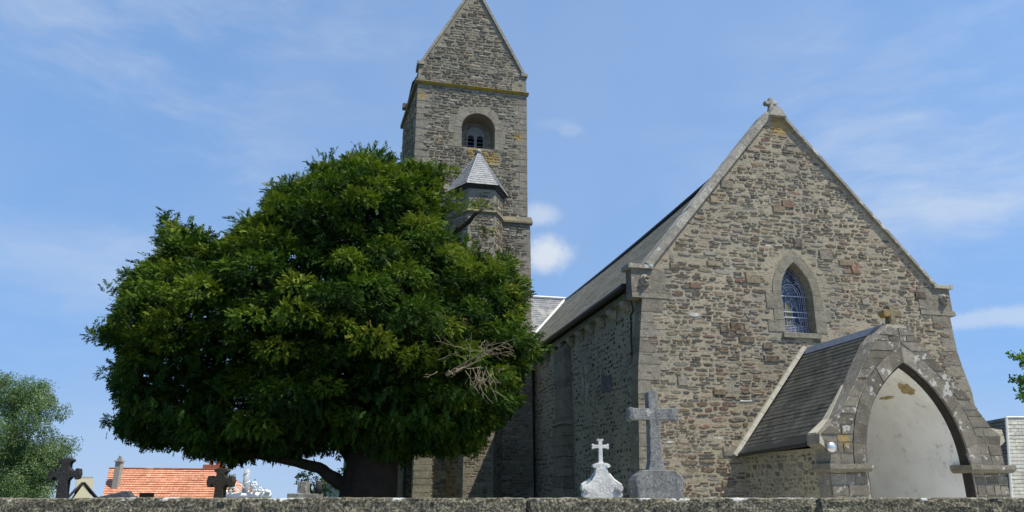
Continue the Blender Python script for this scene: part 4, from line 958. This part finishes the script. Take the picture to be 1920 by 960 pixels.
# cream gabled house
h = empty('cream_gabled_house', (at(155, 940, 72).x, 72, -2), 0, label='small cream gabled house with dark verges beside the pale green tree', cat='house')
ap = at(157, 905, 72); e0 = at(132, 931, 72); e1 = at(182, 931, 72); cx = ap.x-h.location.x
h.rotation_euler[2] = .545; cx *= .86
m = MB(); w0, w1 = (e0.x-h.location.x)*.86, (e1.x-h.location.x)*.86; ze = e0.z+2; za = ap.z+2
m.plate([[(w0+.2, 0), (w1-.2, 0), (w1-.2, ze-.25), (cx, za-.12), (w0+.2, ze-.25)]], 0, 5); m.build('wall', M['cream'], h)
m = MB(); rake(m, (w0-.2, ze-.3), (cx, za), 1, .12, -.12, 5.2, 0); rake(m, (w1+.2, ze-.3), (cx, za), 1, .12, -.12, 5.2, 0); m.build('roof', M['brownroof'], h)
m = MB(); q = at(158, 895, 75); m.box((cx-.5, 3, za-1), (cx+.95, 3.9, za+.42)); m.build('chimney', M['cream'], h); m = MB(); m.box((cx-.42, 3.1, za+.42), (cx+.85, 3.8, za+.58)); m.build('chimney_cap', M['concrete'], h)
# pale gabled building seen under the limb of the yew
h = empty('grey_gabled_house', (at(622, 940, 52).x, 52, -1), 0, label='pale grey gabled building glimpsed between the yew limb and its trunk', cat='house')
ap = at(618, 903, 52); cx = ap.x-h.location.x; za = ap.z+1
m = MB(); m.plate([[(cx-2, 0), (cx+2.6, 0), (cx+2.6, za-1.9), (cx, za), (cx-2, za-1.4)]], 0, 8); m.build('wall', M['palerender'], h)
m = MB(); rake(m, (cx-2.2, za-1.5), (cx, za), 1, .1, -.2, 8.2, 0); rake(m, (cx+2.7, za-1.95), (cx, za), 1, .1, -.2, 8.2, 0); m.build('roof', M['concrete'], h)
m = MB(); m.box((cx-.75, 1, za-1), (cx-.15, 1.8, za+.15)); m.build('chimney', M['concrete'], h)
# slate clad mansard building at right
h = empty('slate_clad_house', (20.3, 31, 0), 0, label='building clad in pale slates at the far right behind the porch', cat='house')
m = HB((20.3, 31, 0))
b0 = Vector((19.16, 30, 0)); zt = 4.53
fl, fr = Vector((19.05, 30, 0)), Vector((30, 30, 0)); tl, tr = Vector((20.05, 30.6, zt)), Vector((30, 30.6, zt))
roof_slope(m, fl, fr, tl, tr, 32, .33, .012, 4); lf = m.build('roof', M['lightslate'], h, fix=False)
m = HB((20.3, 31, 0)); bl, btp = Vector((19.6, 36.5, 0)), Vector((20.55, 36, zt)); roof_slope(m, bl, fl, btp, tl, 32, .3, .03, 2); m.build('slate_hung_side', M['darkslate'], h, fix=False)
m = HB((20.3, 31, 0)); m.tube([tl, tr], .05, 6); m.tube([fl, tl], .05, 6); m.build('white_edging', M['white'], h)
m = HB((20.3, 31, 0)); m.face([tl, tr, (30, 36, zt), btp]); m.face([(30, 30, 0), (30, 36, 0), (30, 36, zt), tr]); m.face([bl, (30, 36.5, 0), (30, 36, zt), btp]); m.build('flat_top', M['leadgrey'], h)

# ================================================================== FOLIAGE
def foliage(name, proto_list, pos, mats, tones, mat, parent):
    """pos (N,3), mats (N,3,3); every instance is one spray of leaves"""
    V = []; T = []; n = len(pos); off = np.asarray(parent.location if parent else (0, 0, 0))
    which = rng.integers(0, len(proto_list), n)
    for w, (pv, ptone) in enumerate(proto_list):
        s = which == w
        if not s.any(): continue
        P = np.einsum('nij,kj->nki', mats[s], pv)+pos[s][:, None, :]-off
        V.append(P.reshape(-1, 3)); T.append((tones[s][:, None]+ptone[None, :]).reshape(-1))
    V = np.concatenate(V); T = np.clip(np.concatenate(T), 0, 1); nv = len(V); nf = nv//4
    me = bpy.data.meshes.new(name); me.vertices.add(nv); me.vertices.foreach_set('co', V.astype(np.float32).ravel())
    me.loops.add(nv); me.loops.foreach_set('vertex_index', np.arange(nv, dtype=np.int32))
    me.polygons.add(nf); me.polygons.foreach_set('loop_start', np.arange(0, nv, 4, dtype=np.int32)); me.polygons.foreach_set('loop_total', np.full(nf, 4, dtype=np.int32))
    at_ = me.attributes.new('tone', 'FLOAT', 'POINT'); at_.data.foreach_set('value', T.astype(np.float32))
    me.materials.append(mat); me.update(); me.validate()
    o = bpy.data.objects.new(name, me); COL.objects.link(o); o.parent = parent
    return o
def quad_leaf(base, d, side, L, W, fold=0):
    base, d, side = map(np.array, (base, d, side))
    return [base, base+d*L*.45+side*W, base+d*L, base+d*L*.45-side*W]
def yew_proto():
    """drooping frond: axis along +x, up +z, twiglets on both sides, tips hanging"""
    q = []; tn = []; L = 1.0; droop = rng.uniform(.1, .5); n = 6
    for i in range(n):
        t = (i+.3)/n; base = np.array([t*L, 0, -droop*t*t]); ax = np.array([1, 0, -2*droop*t]); ax /= np.linalg.norm(ax)
        for sg in (-1, 1):
            a = rng.uniform(.3, .85)
            d = ax*math.cos(a)+np.array([0, sg, 0])*math.sin(a)+np.array([0, 0, rng.uniform(-.4, .1)]); d /= np.linalg.norm(d)
            ln = .50*(1-.4*t)*rng.uniform(.6, 1.3); sd = np.cross(d, (rng.normal(0, .35), rng.normal(0, .35), 1)); sd /= np.linalg.norm(sd)
            q += quad_leaf(base, d, sd, ln, .062); tn += [0, .04, .10, .04]
    q += quad_leaf((.75, 0, -droop*.56), np.array([.8, 0, -.6]), np.array([0, 1, 0]), .4, .05); tn += [0, .05, .14, .05]
    for t0, t1 in ((0, .5), (.5, 1.0)):
        p0 = np.array([t0*L, 0, -droop*t0*t0]); p1 = np.array([t1*L, 0, -droop*t1*t1]); sw = np.array([0, .016, 0]); q += [p0-sw, p0+sw, p1+sw*.5, p1-sw*.5]; tn += [.1]*4
    return np.array(q, dtype=float), np.array(tn)
YP = [yew_proto() for _ in range(14)]
def leaf_proto(n=8, L=.32, W=.09, spread=1.0):
    q = []; tn = []
    for i in range(n):
        b = rng.normal(0, .28*spread, 3); d = rng.normal(0, 1, 3); d[2] -= .3; d /= np.linalg.norm(d); s = np.cross(d, rng.normal(0, 1, 3)); s /= np.linalg.norm(s)
        q += quad_leaf(b, d, s, L, W); t = rng.uniform(-.15, .15); tn += [t]*4
    return np.array(q), np.array(tn)
def frames(dirs, scale, roll=.5):
    """rotation matrices with local x along dirs, local z roughly up"""
    d = dirs/np.linalg.norm(dirs, axis=1, keepdims=True); up = np.tile(np.array([0, 0, 1.]), (len(d), 1))+rng.normal(0, roll, (len(d), 3))
    y = np.cross(up, d); y /= np.linalg.norm(y, axis=1, keepdims=True)+1e-9; z = np.cross(d, y)
    return np.stack([d, y, z], axis=2)*scale[:, None, None]

# ---- the yew
YY = 20.5
pxs = [(166, 628), (196, 603), (222, 565), (215, 548), (240, 507), (262, 500), (291, 474), (300, 440), (318, 405), (360, 425), (400, 432), (445, 418), (485, 395), (505, 352), (545, 340), (590, 318), (640, 296), (690, 274), (735, 288), (765, 305), (810, 308), (852, 322), (838, 345), (822, 372), (836, 400), (846, 440), (885, 468), (930, 470), (960, 482), (975, 520), (988, 560), (975, 600), (1000, 630), (1012, 660), (1005, 705), (990, 760), (955, 800), (900, 850), (850, 862), (790, 868), (740, 880), (660, 858), (600, 855), (545, 874), (480, 872), (400, 864), (330, 846), (269, 841), (225, 822), (203, 800), (226, 770), (200, 745), (191, 712), (218, 672), (196, 655)]
poly = np.array([[at(x, y, YY).x, at(x, y, YY).z] for x, y in pxs])
def ragged(P, step=.3, amp=.15):
    out = []
    for i in range(len(P)):
        a = P[i]; b = P[(i+1) % len(P)]; L = np.linalg.norm(b-a); k = max(1, int(L/step)); nn = np.array([(b-a)[1], -(b-a)[0]])/L
        for j in range(k):
            q = a+(b-a)*j/k; out.append(q+nn*amp*(2.2*mnoise.noise(Vector((q[0]*1.1, q[1]*1.1, 4)))+rng.normal(0, .35)))
    return np.array(out)
poly = ragged(poly)
def inside(P):
    x, z = P[:, 0], P[:, 1]; r = np.zeros(len(P), bool); j = len(poly)-1
    for i in range(len(poly)):
        xi, zi = poly[i]; xj, zj = poly[j]
        c = ((zi > z) != (zj > z)) & (x < (xj-xi)*(z-zi)/(zj-zi+1e-12)+xi); r ^= c; j = i
    return r
def edist(P):
    d = np.full(len(P), 1e9)
    for i in range(len(poly)):
        a = poly[i-1]; b = poly[i]; ab = b-a; t = np.clip(((P-a)@ab)/(ab@ab), 0, 1); d = np.minimum(d, np.linalg.norm(P-(a+t[:, None]*ab), axis=1))
    return d
def thick(d): R_ = 3.8; dd = np.minimum(d, R_); return 4.9*np.sqrt(np.maximum(0, 1-(1-dd/R_)**2))
yew = empty('yew_tree', (at(690, 930, YY).x, YY, 0), 0, label='huge dark green spreading yew tree in front of the church tower', cat='tree')
lo, hi = poly.min(0), poly.max(0)
# boughs: pads of foliage over the crown surface
cand = rng.uniform([lo[0], lo[1]], hi, (60000, 2)); cand = cand[inside(cand)]; d = edist(cand)
th = thick(np.maximum(d-.25, 0))*np.array([.80+.55*mnoise.noise(Vector((p[0]*.45, 3, p[1]*.6))) for p in cand]); yoff = rng.uniform(-1, 1, len(cand))
sh = np.abs(yoff); keep = (sh > .50) | (d < .9)
cand, d, th, yoff = cand[keep], d[keep], th[keep], yoff[keep]
pads = []
for p, dd, t_, yo in zip(cand, d, th, yoff):
    sgn_ = math.copysign(1, yo)
    c = np.array([p[0], YY+yo*t_, p[1]])
    f_ = YY/c[1]                                   # nearer boughs look larger: keep them inside the crown's outline
    if c[2] < 3.2 and c[1] > YY-2.2 and abs(c[0]-yew.location.x+.4) < 1.6: continue
    q2 = np.array([[c[0]*f_, (c[2]-EYE)*f_+EYE]])
    if not inside(q2)[0]: continue
    dd = edist(q2)[0]/f_
    if dd < .26: continue
    r = min(rng.uniform(.36, 1.0), max(.26, dd*.9-.06))
    ok = all(np.sum((c-q[0])**2*np.array([1, .8, 1.25])) > (.74*(r+q[1]))**2 for q in pads)
    if ok: pads.append((c, r, dd))
    if len(pads) > 800: break
for x, y, r in ((690, 285, .34), (720, 288, .3), (655, 300, .34), (815, 318, .34), (790, 325, .4), (845, 325, .22), (850, 372, .3), (878, 384, .20), (900, 390, .17), (830, 385, .34), (850, 400, .2), (918, 400, .11), (900, 440, .17), (920, 436, .13), (880, 458, .26), (800, 350, .4), (810, 335, .34), (775, 320, .4), (862, 388, .18), (955, 482, .24), (325, 415, .28), (318, 432, .3), (345, 430, .3), (545, 345, .28), (515, 355, .25), (182, 632, .22), (205, 640, .3), (198, 700, .2), (245, 515, .25), (215, 790, .25), (1020, 655, .22), (1000, 670, .3), (975, 530, .3)):
    q = at(x, y, YY); pads.append((np.array([q.x, YY+rng.normal(0, .25), q.z]), r, .1))
PC_ = []; PD = []; PS = []; PT = []
cen = np.array([(lo[0]+hi[0])/2+.3, YY, (lo[1]+hi[1])/2-1.0])
for c, r, dd in pads:
    n = int(500*(r/.7)**2)
    dv = rng.normal(0, 1, (n, 3)); dv /= np.linalg.norm(dv, axis=1, keepdims=True)
    outw = c-cen; outw /= np.linalg.norm(outw)+1e-6
    kp = (dv@outw > -.55) & (dv[:, 2] > -.75); dv = dv[kp]; n = len(dv)
    rad = r*rng.uniform(.5, .92, n)
    pos = c+dv*rad[:, None]*np.array([1, 1, .55]); pos[:, 2] -= .12*(rad/r)**2*r*(1-np.abs(dv[:, 2]))
    dr = dv*.8+outw*.55+np.array([0, 0, .05])+rng.normal(0, .55, (n, 3))
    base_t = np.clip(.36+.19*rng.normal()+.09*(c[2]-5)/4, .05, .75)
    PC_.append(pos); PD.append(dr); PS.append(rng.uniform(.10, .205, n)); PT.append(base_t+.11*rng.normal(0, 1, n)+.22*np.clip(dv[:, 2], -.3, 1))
# inner fill
cand = rng.uniform([lo[0], lo[1]], hi, (26000, 2)); cand = cand[inside(cand)]; d = edist(cand); k_ = d > .35; cand = cand[k_]; d = d[k_]
yo = rng.uniform(-.70, .70, len(cand))*thick(np.maximum(d-.3, 0))
def fits(x, y, z, m_):
    f_ = YY/y; q = np.stack([x*f_, (z-EYE)*f_+EYE], 1); return inside(q) & (edist(q) > m_)
k_ = fits(cand[:, 0], YY+yo, cand[:, 1], .35); cand = cand[k_]; yo = yo[k_]; n = len(cand)
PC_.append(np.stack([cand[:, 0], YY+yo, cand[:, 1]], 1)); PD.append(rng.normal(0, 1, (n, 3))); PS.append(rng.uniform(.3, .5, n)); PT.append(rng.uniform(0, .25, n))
# ragged fringe along the silhouette, hanging below
fr_p = []; fr_d = []
for i in range(len(poly)):
    a = poly[i-1]; b = poly[i]; L = np.linalg.norm(b-a); nn = np.array([(b-a)[1], -(b-a)[0]])/L
    mid = (a+b)/2
    if inside((mid+nn*.05)[None])[0]: nn = -nn
    if nn[1] < -.5 and abs(mid[0]-yew.location.x+1.2) < 1.7: continue
    for k in range(int(L*70)):
        t = rng.uniform(); q = a+(b-a)*t-nn*(rng.uniform(.0, .42)+(.20 if (nn[0] < -.3 or nn[1] < -.2) else .06)+.35*max(0, mnoise.noise(Vector((a[0]+t*2, a[1]*1.7, 0))))); fr_p.append([q[0], YY+rng.normal(0, .5), q[1]])
        dn = np.array([nn[0], rng.normal(0, .5), nn[1]]); dn = dn+(np.array([0, 0, -1.0]) if nn[1] < -.2 else np.array([0, 0, .35]))+rng.normal(0, .3, 3); fr_d.append(dn)
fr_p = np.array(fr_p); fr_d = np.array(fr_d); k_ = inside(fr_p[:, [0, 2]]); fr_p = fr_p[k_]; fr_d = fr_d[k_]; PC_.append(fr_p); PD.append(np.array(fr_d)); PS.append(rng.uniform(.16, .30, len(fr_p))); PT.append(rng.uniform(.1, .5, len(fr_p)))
# skirts hanging under the front of the crown
n = 2600; s_ = rng.uniform([lo[0]+.6, lo[1]], [hi[0]-.8, lo[1]+2.0], (n*3, 2)); s_ = s_[inside(s_)]; dd = edist(s_); s_ = s_[(dd < 1.2)]; dd = dd[dd < 1.2]; dd = np.maximum(dd-.3, 0)
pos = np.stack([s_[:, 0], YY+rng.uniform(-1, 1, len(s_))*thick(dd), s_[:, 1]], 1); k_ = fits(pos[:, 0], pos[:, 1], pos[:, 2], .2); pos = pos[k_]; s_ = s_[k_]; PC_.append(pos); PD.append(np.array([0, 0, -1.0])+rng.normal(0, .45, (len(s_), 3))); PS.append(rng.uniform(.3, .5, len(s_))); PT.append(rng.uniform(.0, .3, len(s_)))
PS[-1] *= .6
pos = np.concatenate(PC_); dr = np.concatenate(PD); sc = np.concatenate(PS); tn = np.concatenate(PT)
f_ = YY/pos[:, 1]; q_ = np.stack([pos[:, 0]*f_, (pos[:, 2]-EYE)*f_+EYE], 1); k_ = inside(q_) | (edist(q_) < .10) | (np.abs(pos[:, 1]-YY) < .75) & ((q_[:, 0] > at(815, 400, YY).x) | (edist(q_) < .3)); pos, dr, sc, tn = pos[k_], dr[k_], sc[k_], tn[k_]
print('yew sprays', len(pos), 'pads', len(pads))
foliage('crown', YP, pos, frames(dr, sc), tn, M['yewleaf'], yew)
# trunk and limbs
m = MB(); m.off = Vector(yew.location)
def limb(px_list, r0, r1, n=10, dy=0):
    pts = [at(x, y, YY+dyy) for x, y, dyy in px_list]; P = []
    for i in range(len(pts)-1):
        for k in range(4): P.append(pts[i].lerp(pts[i+1], k/4)+Vector((random.uniform(-1, 1), random.uniform(-1, 1), 0))*.04)
    P.append(pts[-1]); m.tube(P, [r0+(r1-r0)*(k/(len(P)-1))**.7 for k in range(len(P))], n)
b0 = Vector((yew.location.x, YY, 0))
m.tube([b0, b0+Vector((0, 0, 1.2)), at(695, 900, YY), at(700, 850, YY), at(705, 780, YY)], [1.0, .76, .72, .66, .45], 16)
for k in range(9):
    a = 2*PI*k/9; m.tube([b0+Vector((.95*math.cos(a), .95*math.sin(a), 0)), b0+Vector((.62*math.cos(a), .62*math.sin(a), .9)), b0+Vector((.55*math.cos(a), .55*math.sin(a), 2.2))], [.3, .22, .12], 8)
limb([(700, 945, -.1), (655, 917, -.1), (628, 898, -.15), (596, 877, -.2), (540, 863, -.3), (460, 850, -.4), (330, 790, -.5), (260, 700, -.4)], .27, .05)
limb([(690, 900, 0), (668, 870, .2), (640, 820, .5), (560, 720, .8), (470, 600, .6), (400, 500, .5)], .34, .06)
limb([(700, 850, 0), (700, 750, .3), (690, 600, .4), (680, 480, .3), (690, 340, .2)], .45, .05)
limb([(710, 860, 0), (770, 770, -.6), (850, 700, -1), (930, 640, -1)], .36, .05)
limb([(705, 820, .2), (780, 700, .8), (830, 560, .8), (850, 440, .4), (905, 392, .1)], .34, .04)
limb([(700, 850, 0), (620, 720, -1.2), (540, 600, -2.4), (480, 520, -2.8)], .34, .06)
limb([(700, 850, 0), (740, 720, -1.5), (760, 600, -2.6), (740, 500, -2.8)], .34, .06)
m.build('trunk', M['trunk'], yew, True, fix=False)
# bleached dead branches on the right side of the crown
m = MB(); m.off = Vector(yew.location)
DY = YY-5.15
def twig(p, q, r, depth=0, sagz=0):
    n = 6; P = [p.lerp(q, k/n)+Vector((random.uniform(-1, 1), random.uniform(-1, 1), random.uniform(-1, 1)))*(.028 if 0 < k < n else 0)*(q-p).length+Vector((0, 0, sagz*4*(k/n)*(1-k/n))) for k in range(n+1)]
    m.tube(P, [max(.0035, r*.58*(1-.7*k/n)) for k in range(n+1)], 5, False)
    if depth > 0:
        for _ in range(3 if depth > 1 else 2):
            k = random.randint(2, 5); dv = (q-p)*random.uniform(.25, .5); ang = random.choice((-1, 1))*random.uniform(.4, 1.0)
            dv = Vector((dv.x*math.cos(ang)-dv.z*math.sin(ang), dv.y+random.uniform(-.1, .1), dv.x*math.sin(ang)+dv.z*math.cos(ang)))
            twig(P[k], P[k]+dv, r*.55, depth-1)
AT = lambda x, y, d=0: at(x, y, DY+d)
random.seed(21)
for a, b, r, dp in (((838, 705), (905, 672), .024, 2), ((870, 690), (952, 638), .022, 2), ((900, 665), (948, 642), .014, 2), ((822, 675), (872, 655), .012, 1), ((866, 652), (818, 640), .014, 1), ((836, 704), (930, 640), .018, 2), ((905, 690), (850, 690), .018, 1), ((880, 660), (925, 655), .014, 1), ((896, 650), (955, 668), .010, 0), ((820, 664), (832, 640), .012, 1)):
    twig(AT(*a, .3), AT(*b), r, dp)
for k in range(7):
    x = random.uniform(815, 960); y = random.uniform(630, 720); twig(AT(x, y, .5), AT(x+random.uniform(-34, 34), y+random.uniform(-16, 24), .05), random.uniform(.007, .013), 1)
twig(AT(835, 700, 2.4), AT(870, 690, .1), .05, 0); twig(AT(860, 690, 2.0), AT(900, 668, .1), .04, 0)
for k in range(13):
    x = random.uniform(868, 925); twig(AT(x, random.uniform(684, 698), .1), AT(x+random.uniform(-25, 28), random.uniform(718, 752)), random.uniform(.007, .014), 1, .0)
m.build('dead_branches', M['deadwood'], yew, True, fix=False)

# ---- other trees
def leafy(root, lumps, per, size, mat, protos, tone=.5):
    P, D, S, T = [], [], [], []
    for c, r in lumps:
        n = int(per*(r/.5)**2)+3; dv = rng.normal(0, 1, (n, 3)); dv /= np.linalg.norm(dv, axis=1, keepdims=True)
        P.append(np.array(c)+dv*(r*rng.uniform(.3, 1, n)**.6)[:, None]); D.append(rng.normal(0, 1, (n, 3))); S.append(size*rng.uniform(.7, 1.3, n)); T.append(tone+.25*rng.normal()*.6+.12*rng.normal(0, 1, n)+.12*dv[:, 2])
    return foliage('crown', protos, np.concatenate(P), frames(np.concatenate(D), np.concatenate(S), 1), np.concatenate(T), mat, root)
# feathery pale tree, far left
LY = 32; lt = empty('pale_tree', (at(5, 930, LY).x, LY, 0), 0, label='pale grey green feathery tree at the left edge of the photo', cat='tree')
LT = [leaf_proto(14, .5, .075, 1.3) for _ in range(5)]
edge_pts = [(0, 712), (30, 715), (60, 728), (72, 745), (110, 752), (122, 770), (100, 800), (95, 825), (118, 830), (122, 850), (108, 870), (98, 895), (100, 925)]
lumps = []
for x, y in edge_pts:
    q = at(x, y, LY); lumps.append(((q.x-.15, LY+random.uniform(-1, 1), q.z-.1), .42)); lumps.append(((q.x-.7, LY+random.uniform(-1.6, 1.2), q.z-.4), .6))
for k in range(110):
    y = random.uniform(730, 950); xm = np.interp(y, [700, 730, 755, 800, 830, 870, 930], [20, 60, 110, 85, 105, 95, 90]); x = random.uniform(-330, xm-8)
    if y < 700+.9*max(0, -x-60)*1.0: continue
    q = at(x, y, LY); dep = 3.2*min(1, (xm-x)/120); lumps.append(((q.x, LY+random.uniform(-dep, dep), q.z), random.uniform(.5, .95)))
leafy(lt, lumps, 52, .21, M['paleleaf'], LT, .42)
m = MB(); m.off = Vector(lt.location); b = Vector(lt.location)
m.tube([b, b+Vector((.1, 0, 1.5)), b+Vector((0, .1, 3)), b+Vector((-.3, 0, 5.5))], [.28, .22, .17, .05], 8)
for q_ in ((60, 760), (100, 840), (20, 740), (90, 900), (40, 860), (-80, 760), (-150, 820), (70, 800)):
    q = at(*q_, LY); s0 = b+Vector((0, 0, random.uniform(1.2, 3))); m.tube([s0, s0.lerp(q, .5)+Vector((0, 0, -.15)), q], [.11, .06, .02], 6)
m.build('trunk', M['bark2'], lt, True, fix=False)
# leafy branch tips entering at the right edge
RY = 22; rt = empty('maple_tree', (19.9, 23, 0), 0, label='bright green broadleaf tree whose branch tips enter at the right edge', cat='tree')
RT = [leaf_proto(7, .5, .2, 1.0) for _ in range(5)]
lumps = [((at(x+7, y, RY).x, RY+random.uniform(-.2, .2), at(x, y, RY).z), r*.85) for x, y, r in ((1892, 664, .12), (1902, 672, .17), (1914, 668, .2), (1925, 675, .25), (1906, 686, .14), (1918, 692, .2), (1898, 709, .12), (1910, 714, .17), (1922, 716, .24), (1912, 728, .14), (1903, 744, .12), (1913, 748, .16), (1924, 740, .22), (1932, 700, .3), (1940, 730, .3))]
for k in range(60):
    lumps.append(((random.uniform(19.7, 22.5), random.uniform(21, 24.5), random.uniform(3.5, 8.5)), random.uniform(.4, .8)))
leafy(rt, lumps, 60, .17, M['freshleaf'], RT, .5)
m = MB(); m.off = Vector(rt.location); b = Vector(rt.location)
m.tube([b, b+Vector((0, 0, 3)), b+Vector((.1, 0, 8))], [.26, .2, .05], 8)
for q_ in ((1895, 668), (1900, 712), (1905, 745)):
    q = at(*q_, RY); s0 = b+Vector((0, 0, q.z-1.5)); m.tube([s0, s0.lerp(q, .6)+Vector((0, 0, .25)), q], [.09, .04, .012], 6)
for k in range(6): q = Vector((random.uniform(19.7, 22), random.uniform(21.5, 24), random.uniform(4.5, 8))); m.tube([b+Vector((0, 0, 2.5)), q], [.09, .02], 6)
m.build('trunk', M['bark2'], rt, True, fix=False)
# shrubs behind the graves
def shrub(name, px_l, Y, lab, mat, size, per, r, cat='shrub'):
    x0 = sum(p[0] for p in px_l)/len(px_l); o = empty(name, (at(x0, 930, Y).x, Y, 0), 0, label=lab, cat=cat)
    lumps = [((at(x, y, Y).x, Y+random.uniform(-.3, .3), at(x, y, Y).z), r*random.uniform(.8, 1.2)) for x, y in px_l]
    leafy(o, lumps, per, size, mat, RT, .5)
    m = MB(); m.off = Vector(o.location); b = Vector(o.location)
    for x, y in px_l[::2]: m.tube([b, b.lerp(at(x, y, Y), .5)+Vector((.05, 0, .1)), at(x, y, Y)], [.06, .04, .012], 5)
    m.build('stems', M['bark2'], o, fix=False)
shrub('leafy_shrub', [(575, 890), (585, 895), (595, 905), (603, 895), (600, 918), (590, 922), (610, 912), (640, 885), (648, 900), (655, 890), (565, 898), (612, 928), (580, 915), (632, 900), (645, 910)], 26, 'light green bush seen under the yew between its trunk and limb', M['freshleaf'], .13, 55, .26)
shrub('yellow_shrub', [(430, 890), (434, 900), (437, 912), (428, 896), (436, 922), (430, 930)], 17, 'small yellow leaved plant between the brown cross and white flowers', M['autumnleaf'], .07, 60, .10, 'plant')
shrub('small_shrub', [(470, 905), (476, 915), (482, 925), (465, 925), (488, 920), (490, 930), (472, 930)], 15, 'small dark green plant behind the white ceramic flowers', M['freshleaf'], .055, 70, .09, 'plant')

# ================================================================== LIGHT, SKY, CAMERA
sun_u, sun_v, sun_z = .44, -.38, 1.0
S = Vector((sun_u*math.cos(A)-sun_v*math.sin(A), sun_u*math.sin(A)+sun_v*math.cos(A), sun_z)).normalized()
L = bpy.data.lights.new('sun', 'SUN'); L.energy = 5.0; L.angle = math.radians(.53); L.color = (1, .935, .81)
so = bpy.data.objects.new('sun', L); COL.objects.link(so); so.rotation_euler = S.to_track_quat('Z', 'Y').to_euler()
W = bpy.data.worlds.new('World'); C.world = W; W.use_nodes = True; t = W.node_tree; t.nodes.clear()
class WN(NT):
    def __init__(s): s.t = t
N = WN()
out = N.n('ShaderNodeOutputWorld'); bg = N.n('ShaderNodeBackground'); sky = N.n('ShaderNodeTexSky', sky_type='NISHITA')
sky.sun_disc = False; sky.sun_elevation = math.asin(S.z); sky.sun_rotation = math.atan2(S.x, S.y); sky.air_density = 1.0; sky.dust_density = .3; sky.ozone_density = 2.0; sky.altitude = 50
dirv = N.n('ShaderNodeTexCoord').outputs['Generated']
sp_ = N.n('ShaderNodeSeparateXYZ'); N.set(sp_.inputs[0], dirv)
cb = N.n('ShaderNodeCombineXYZ'); N.set(cb.inputs[0], sp_.outputs[0]); N.set(cb.inputs[1], sp_.outputs[1]); zc_ = N.math('MAXIMUM', sp_.outputs[2], 0.0)
N.set(cb.inputs[2], N.math('ADD', N.math('ADD', N.math('MULTIPLY', zc_, .22), .235), N.math('MULTIPLY', N.math('MAXIMUM', N.math('SUBTRACT', zc_, .60), 0), 1.4))); N.set(sky.inputs[0], cb.outputs[0])
col = sky.outputs[0]
SKYMUL = (.93, 1.14, 1.32)
col = N.mix(1, col, SKYMUL, 'MULTIPLY')
def dirof(x, y): v = at(x, y, 10)-Vector((0, 0, EYE)); return tuple(v.normalized())
white = (5.6, 6.0, 6.5)
# cirrus veils
warpn = N.vmath('SCALE', N.vmath('SUBTRACT', N.noise(dirv, 2.5, 3, .6, True), (.5, .5, .5)), .13)
cv = N.vmath('MULTIPLY', N.vmath('ADD', dirv, warpn), (1.2, 1.2, 4.0))
cir = N.rng(N.noise(cv, 2.3, 6, .62), .40, .80, 0, .55, True)
veil = N.rng(N.noise(dirv, 1.5, 4, .6), .3, .75, 0, .15, True)
reg = N.math('ADD', N.rng(N.vmath('DISTANCE', dirv, dirof(1780, 420)), .05, .45, 1, 0, True), N.rng(N.vmath('DISTANCE', dirv, dirof(330, 200)), .05, .5, .8, 0, True), clamp=True)
fac = N.math('ADD', N.math('MULTIPLY', cir, reg), veil, clamp=True)
col = N.mix(fac, col, white)
col = N.mix(N.rng(zc_, 0, .16, .30, 0), col, (6.0, 6.0, 5.2))
def puff(c, x, y, sx, sy, amt, base=None):
    d0 = dirof(x, y); dv = N.vmath('MULTIPLY', N.vmath('SUBTRACT', dirv, d0), (1/sx, 1/sx, 1/sy))
    nz = N.math('SUBTRACT', N.noise(dirv, 34, 6, .68), .5); r = N.math('ADD', N.vmath('LENGTH', dv), N.math('MULTIPLY', nz, 1.1))
    return N.mix(N.math('MULTIPLY', N.rng(r, .35, 1.25, 1, 0, True), amt), c, white)
col = puff(col, 1026, 478, .036, .025, .85); col = puff(col, 1014, 402, .026, .016, .5); col = puff(col, 1072, 245, .018, .009, .16)
col = puff(col, 1040, 232, .03, .008, .08); col = puff(col, 1870, 595, .10, .012, .4)
N.set(bg.inputs[0], col); bg.inputs[1].default_value = .113; N.l(bg.outputs[0], out.inputs[0])

cam = bpy.data.cameras.new('camera'); co = bpy.data.objects.new('camera', cam); COL.objects.link(co)
co.location = (0, 0, EYE); co.rotation_euler = (PI/2+TH, 0, 0); cam.sensor_width = 36; cam.lens = 36*F/1920; cam.clip_end = 3000; cam.clip_start = .1
C.camera = co
C.view_settings.view_transform = 'Standard'; C.view_settings.look = 'None'; C.view_settings.exposure = .25; C.view_settings.gamma = 1
C.render.resolution_x = 1024; C.render.resolution_y = 512
C.cycles.max_bounces = 8; C.cycles.diffuse_bounces = 6; C.cycles.transparent_max_bounces = 4
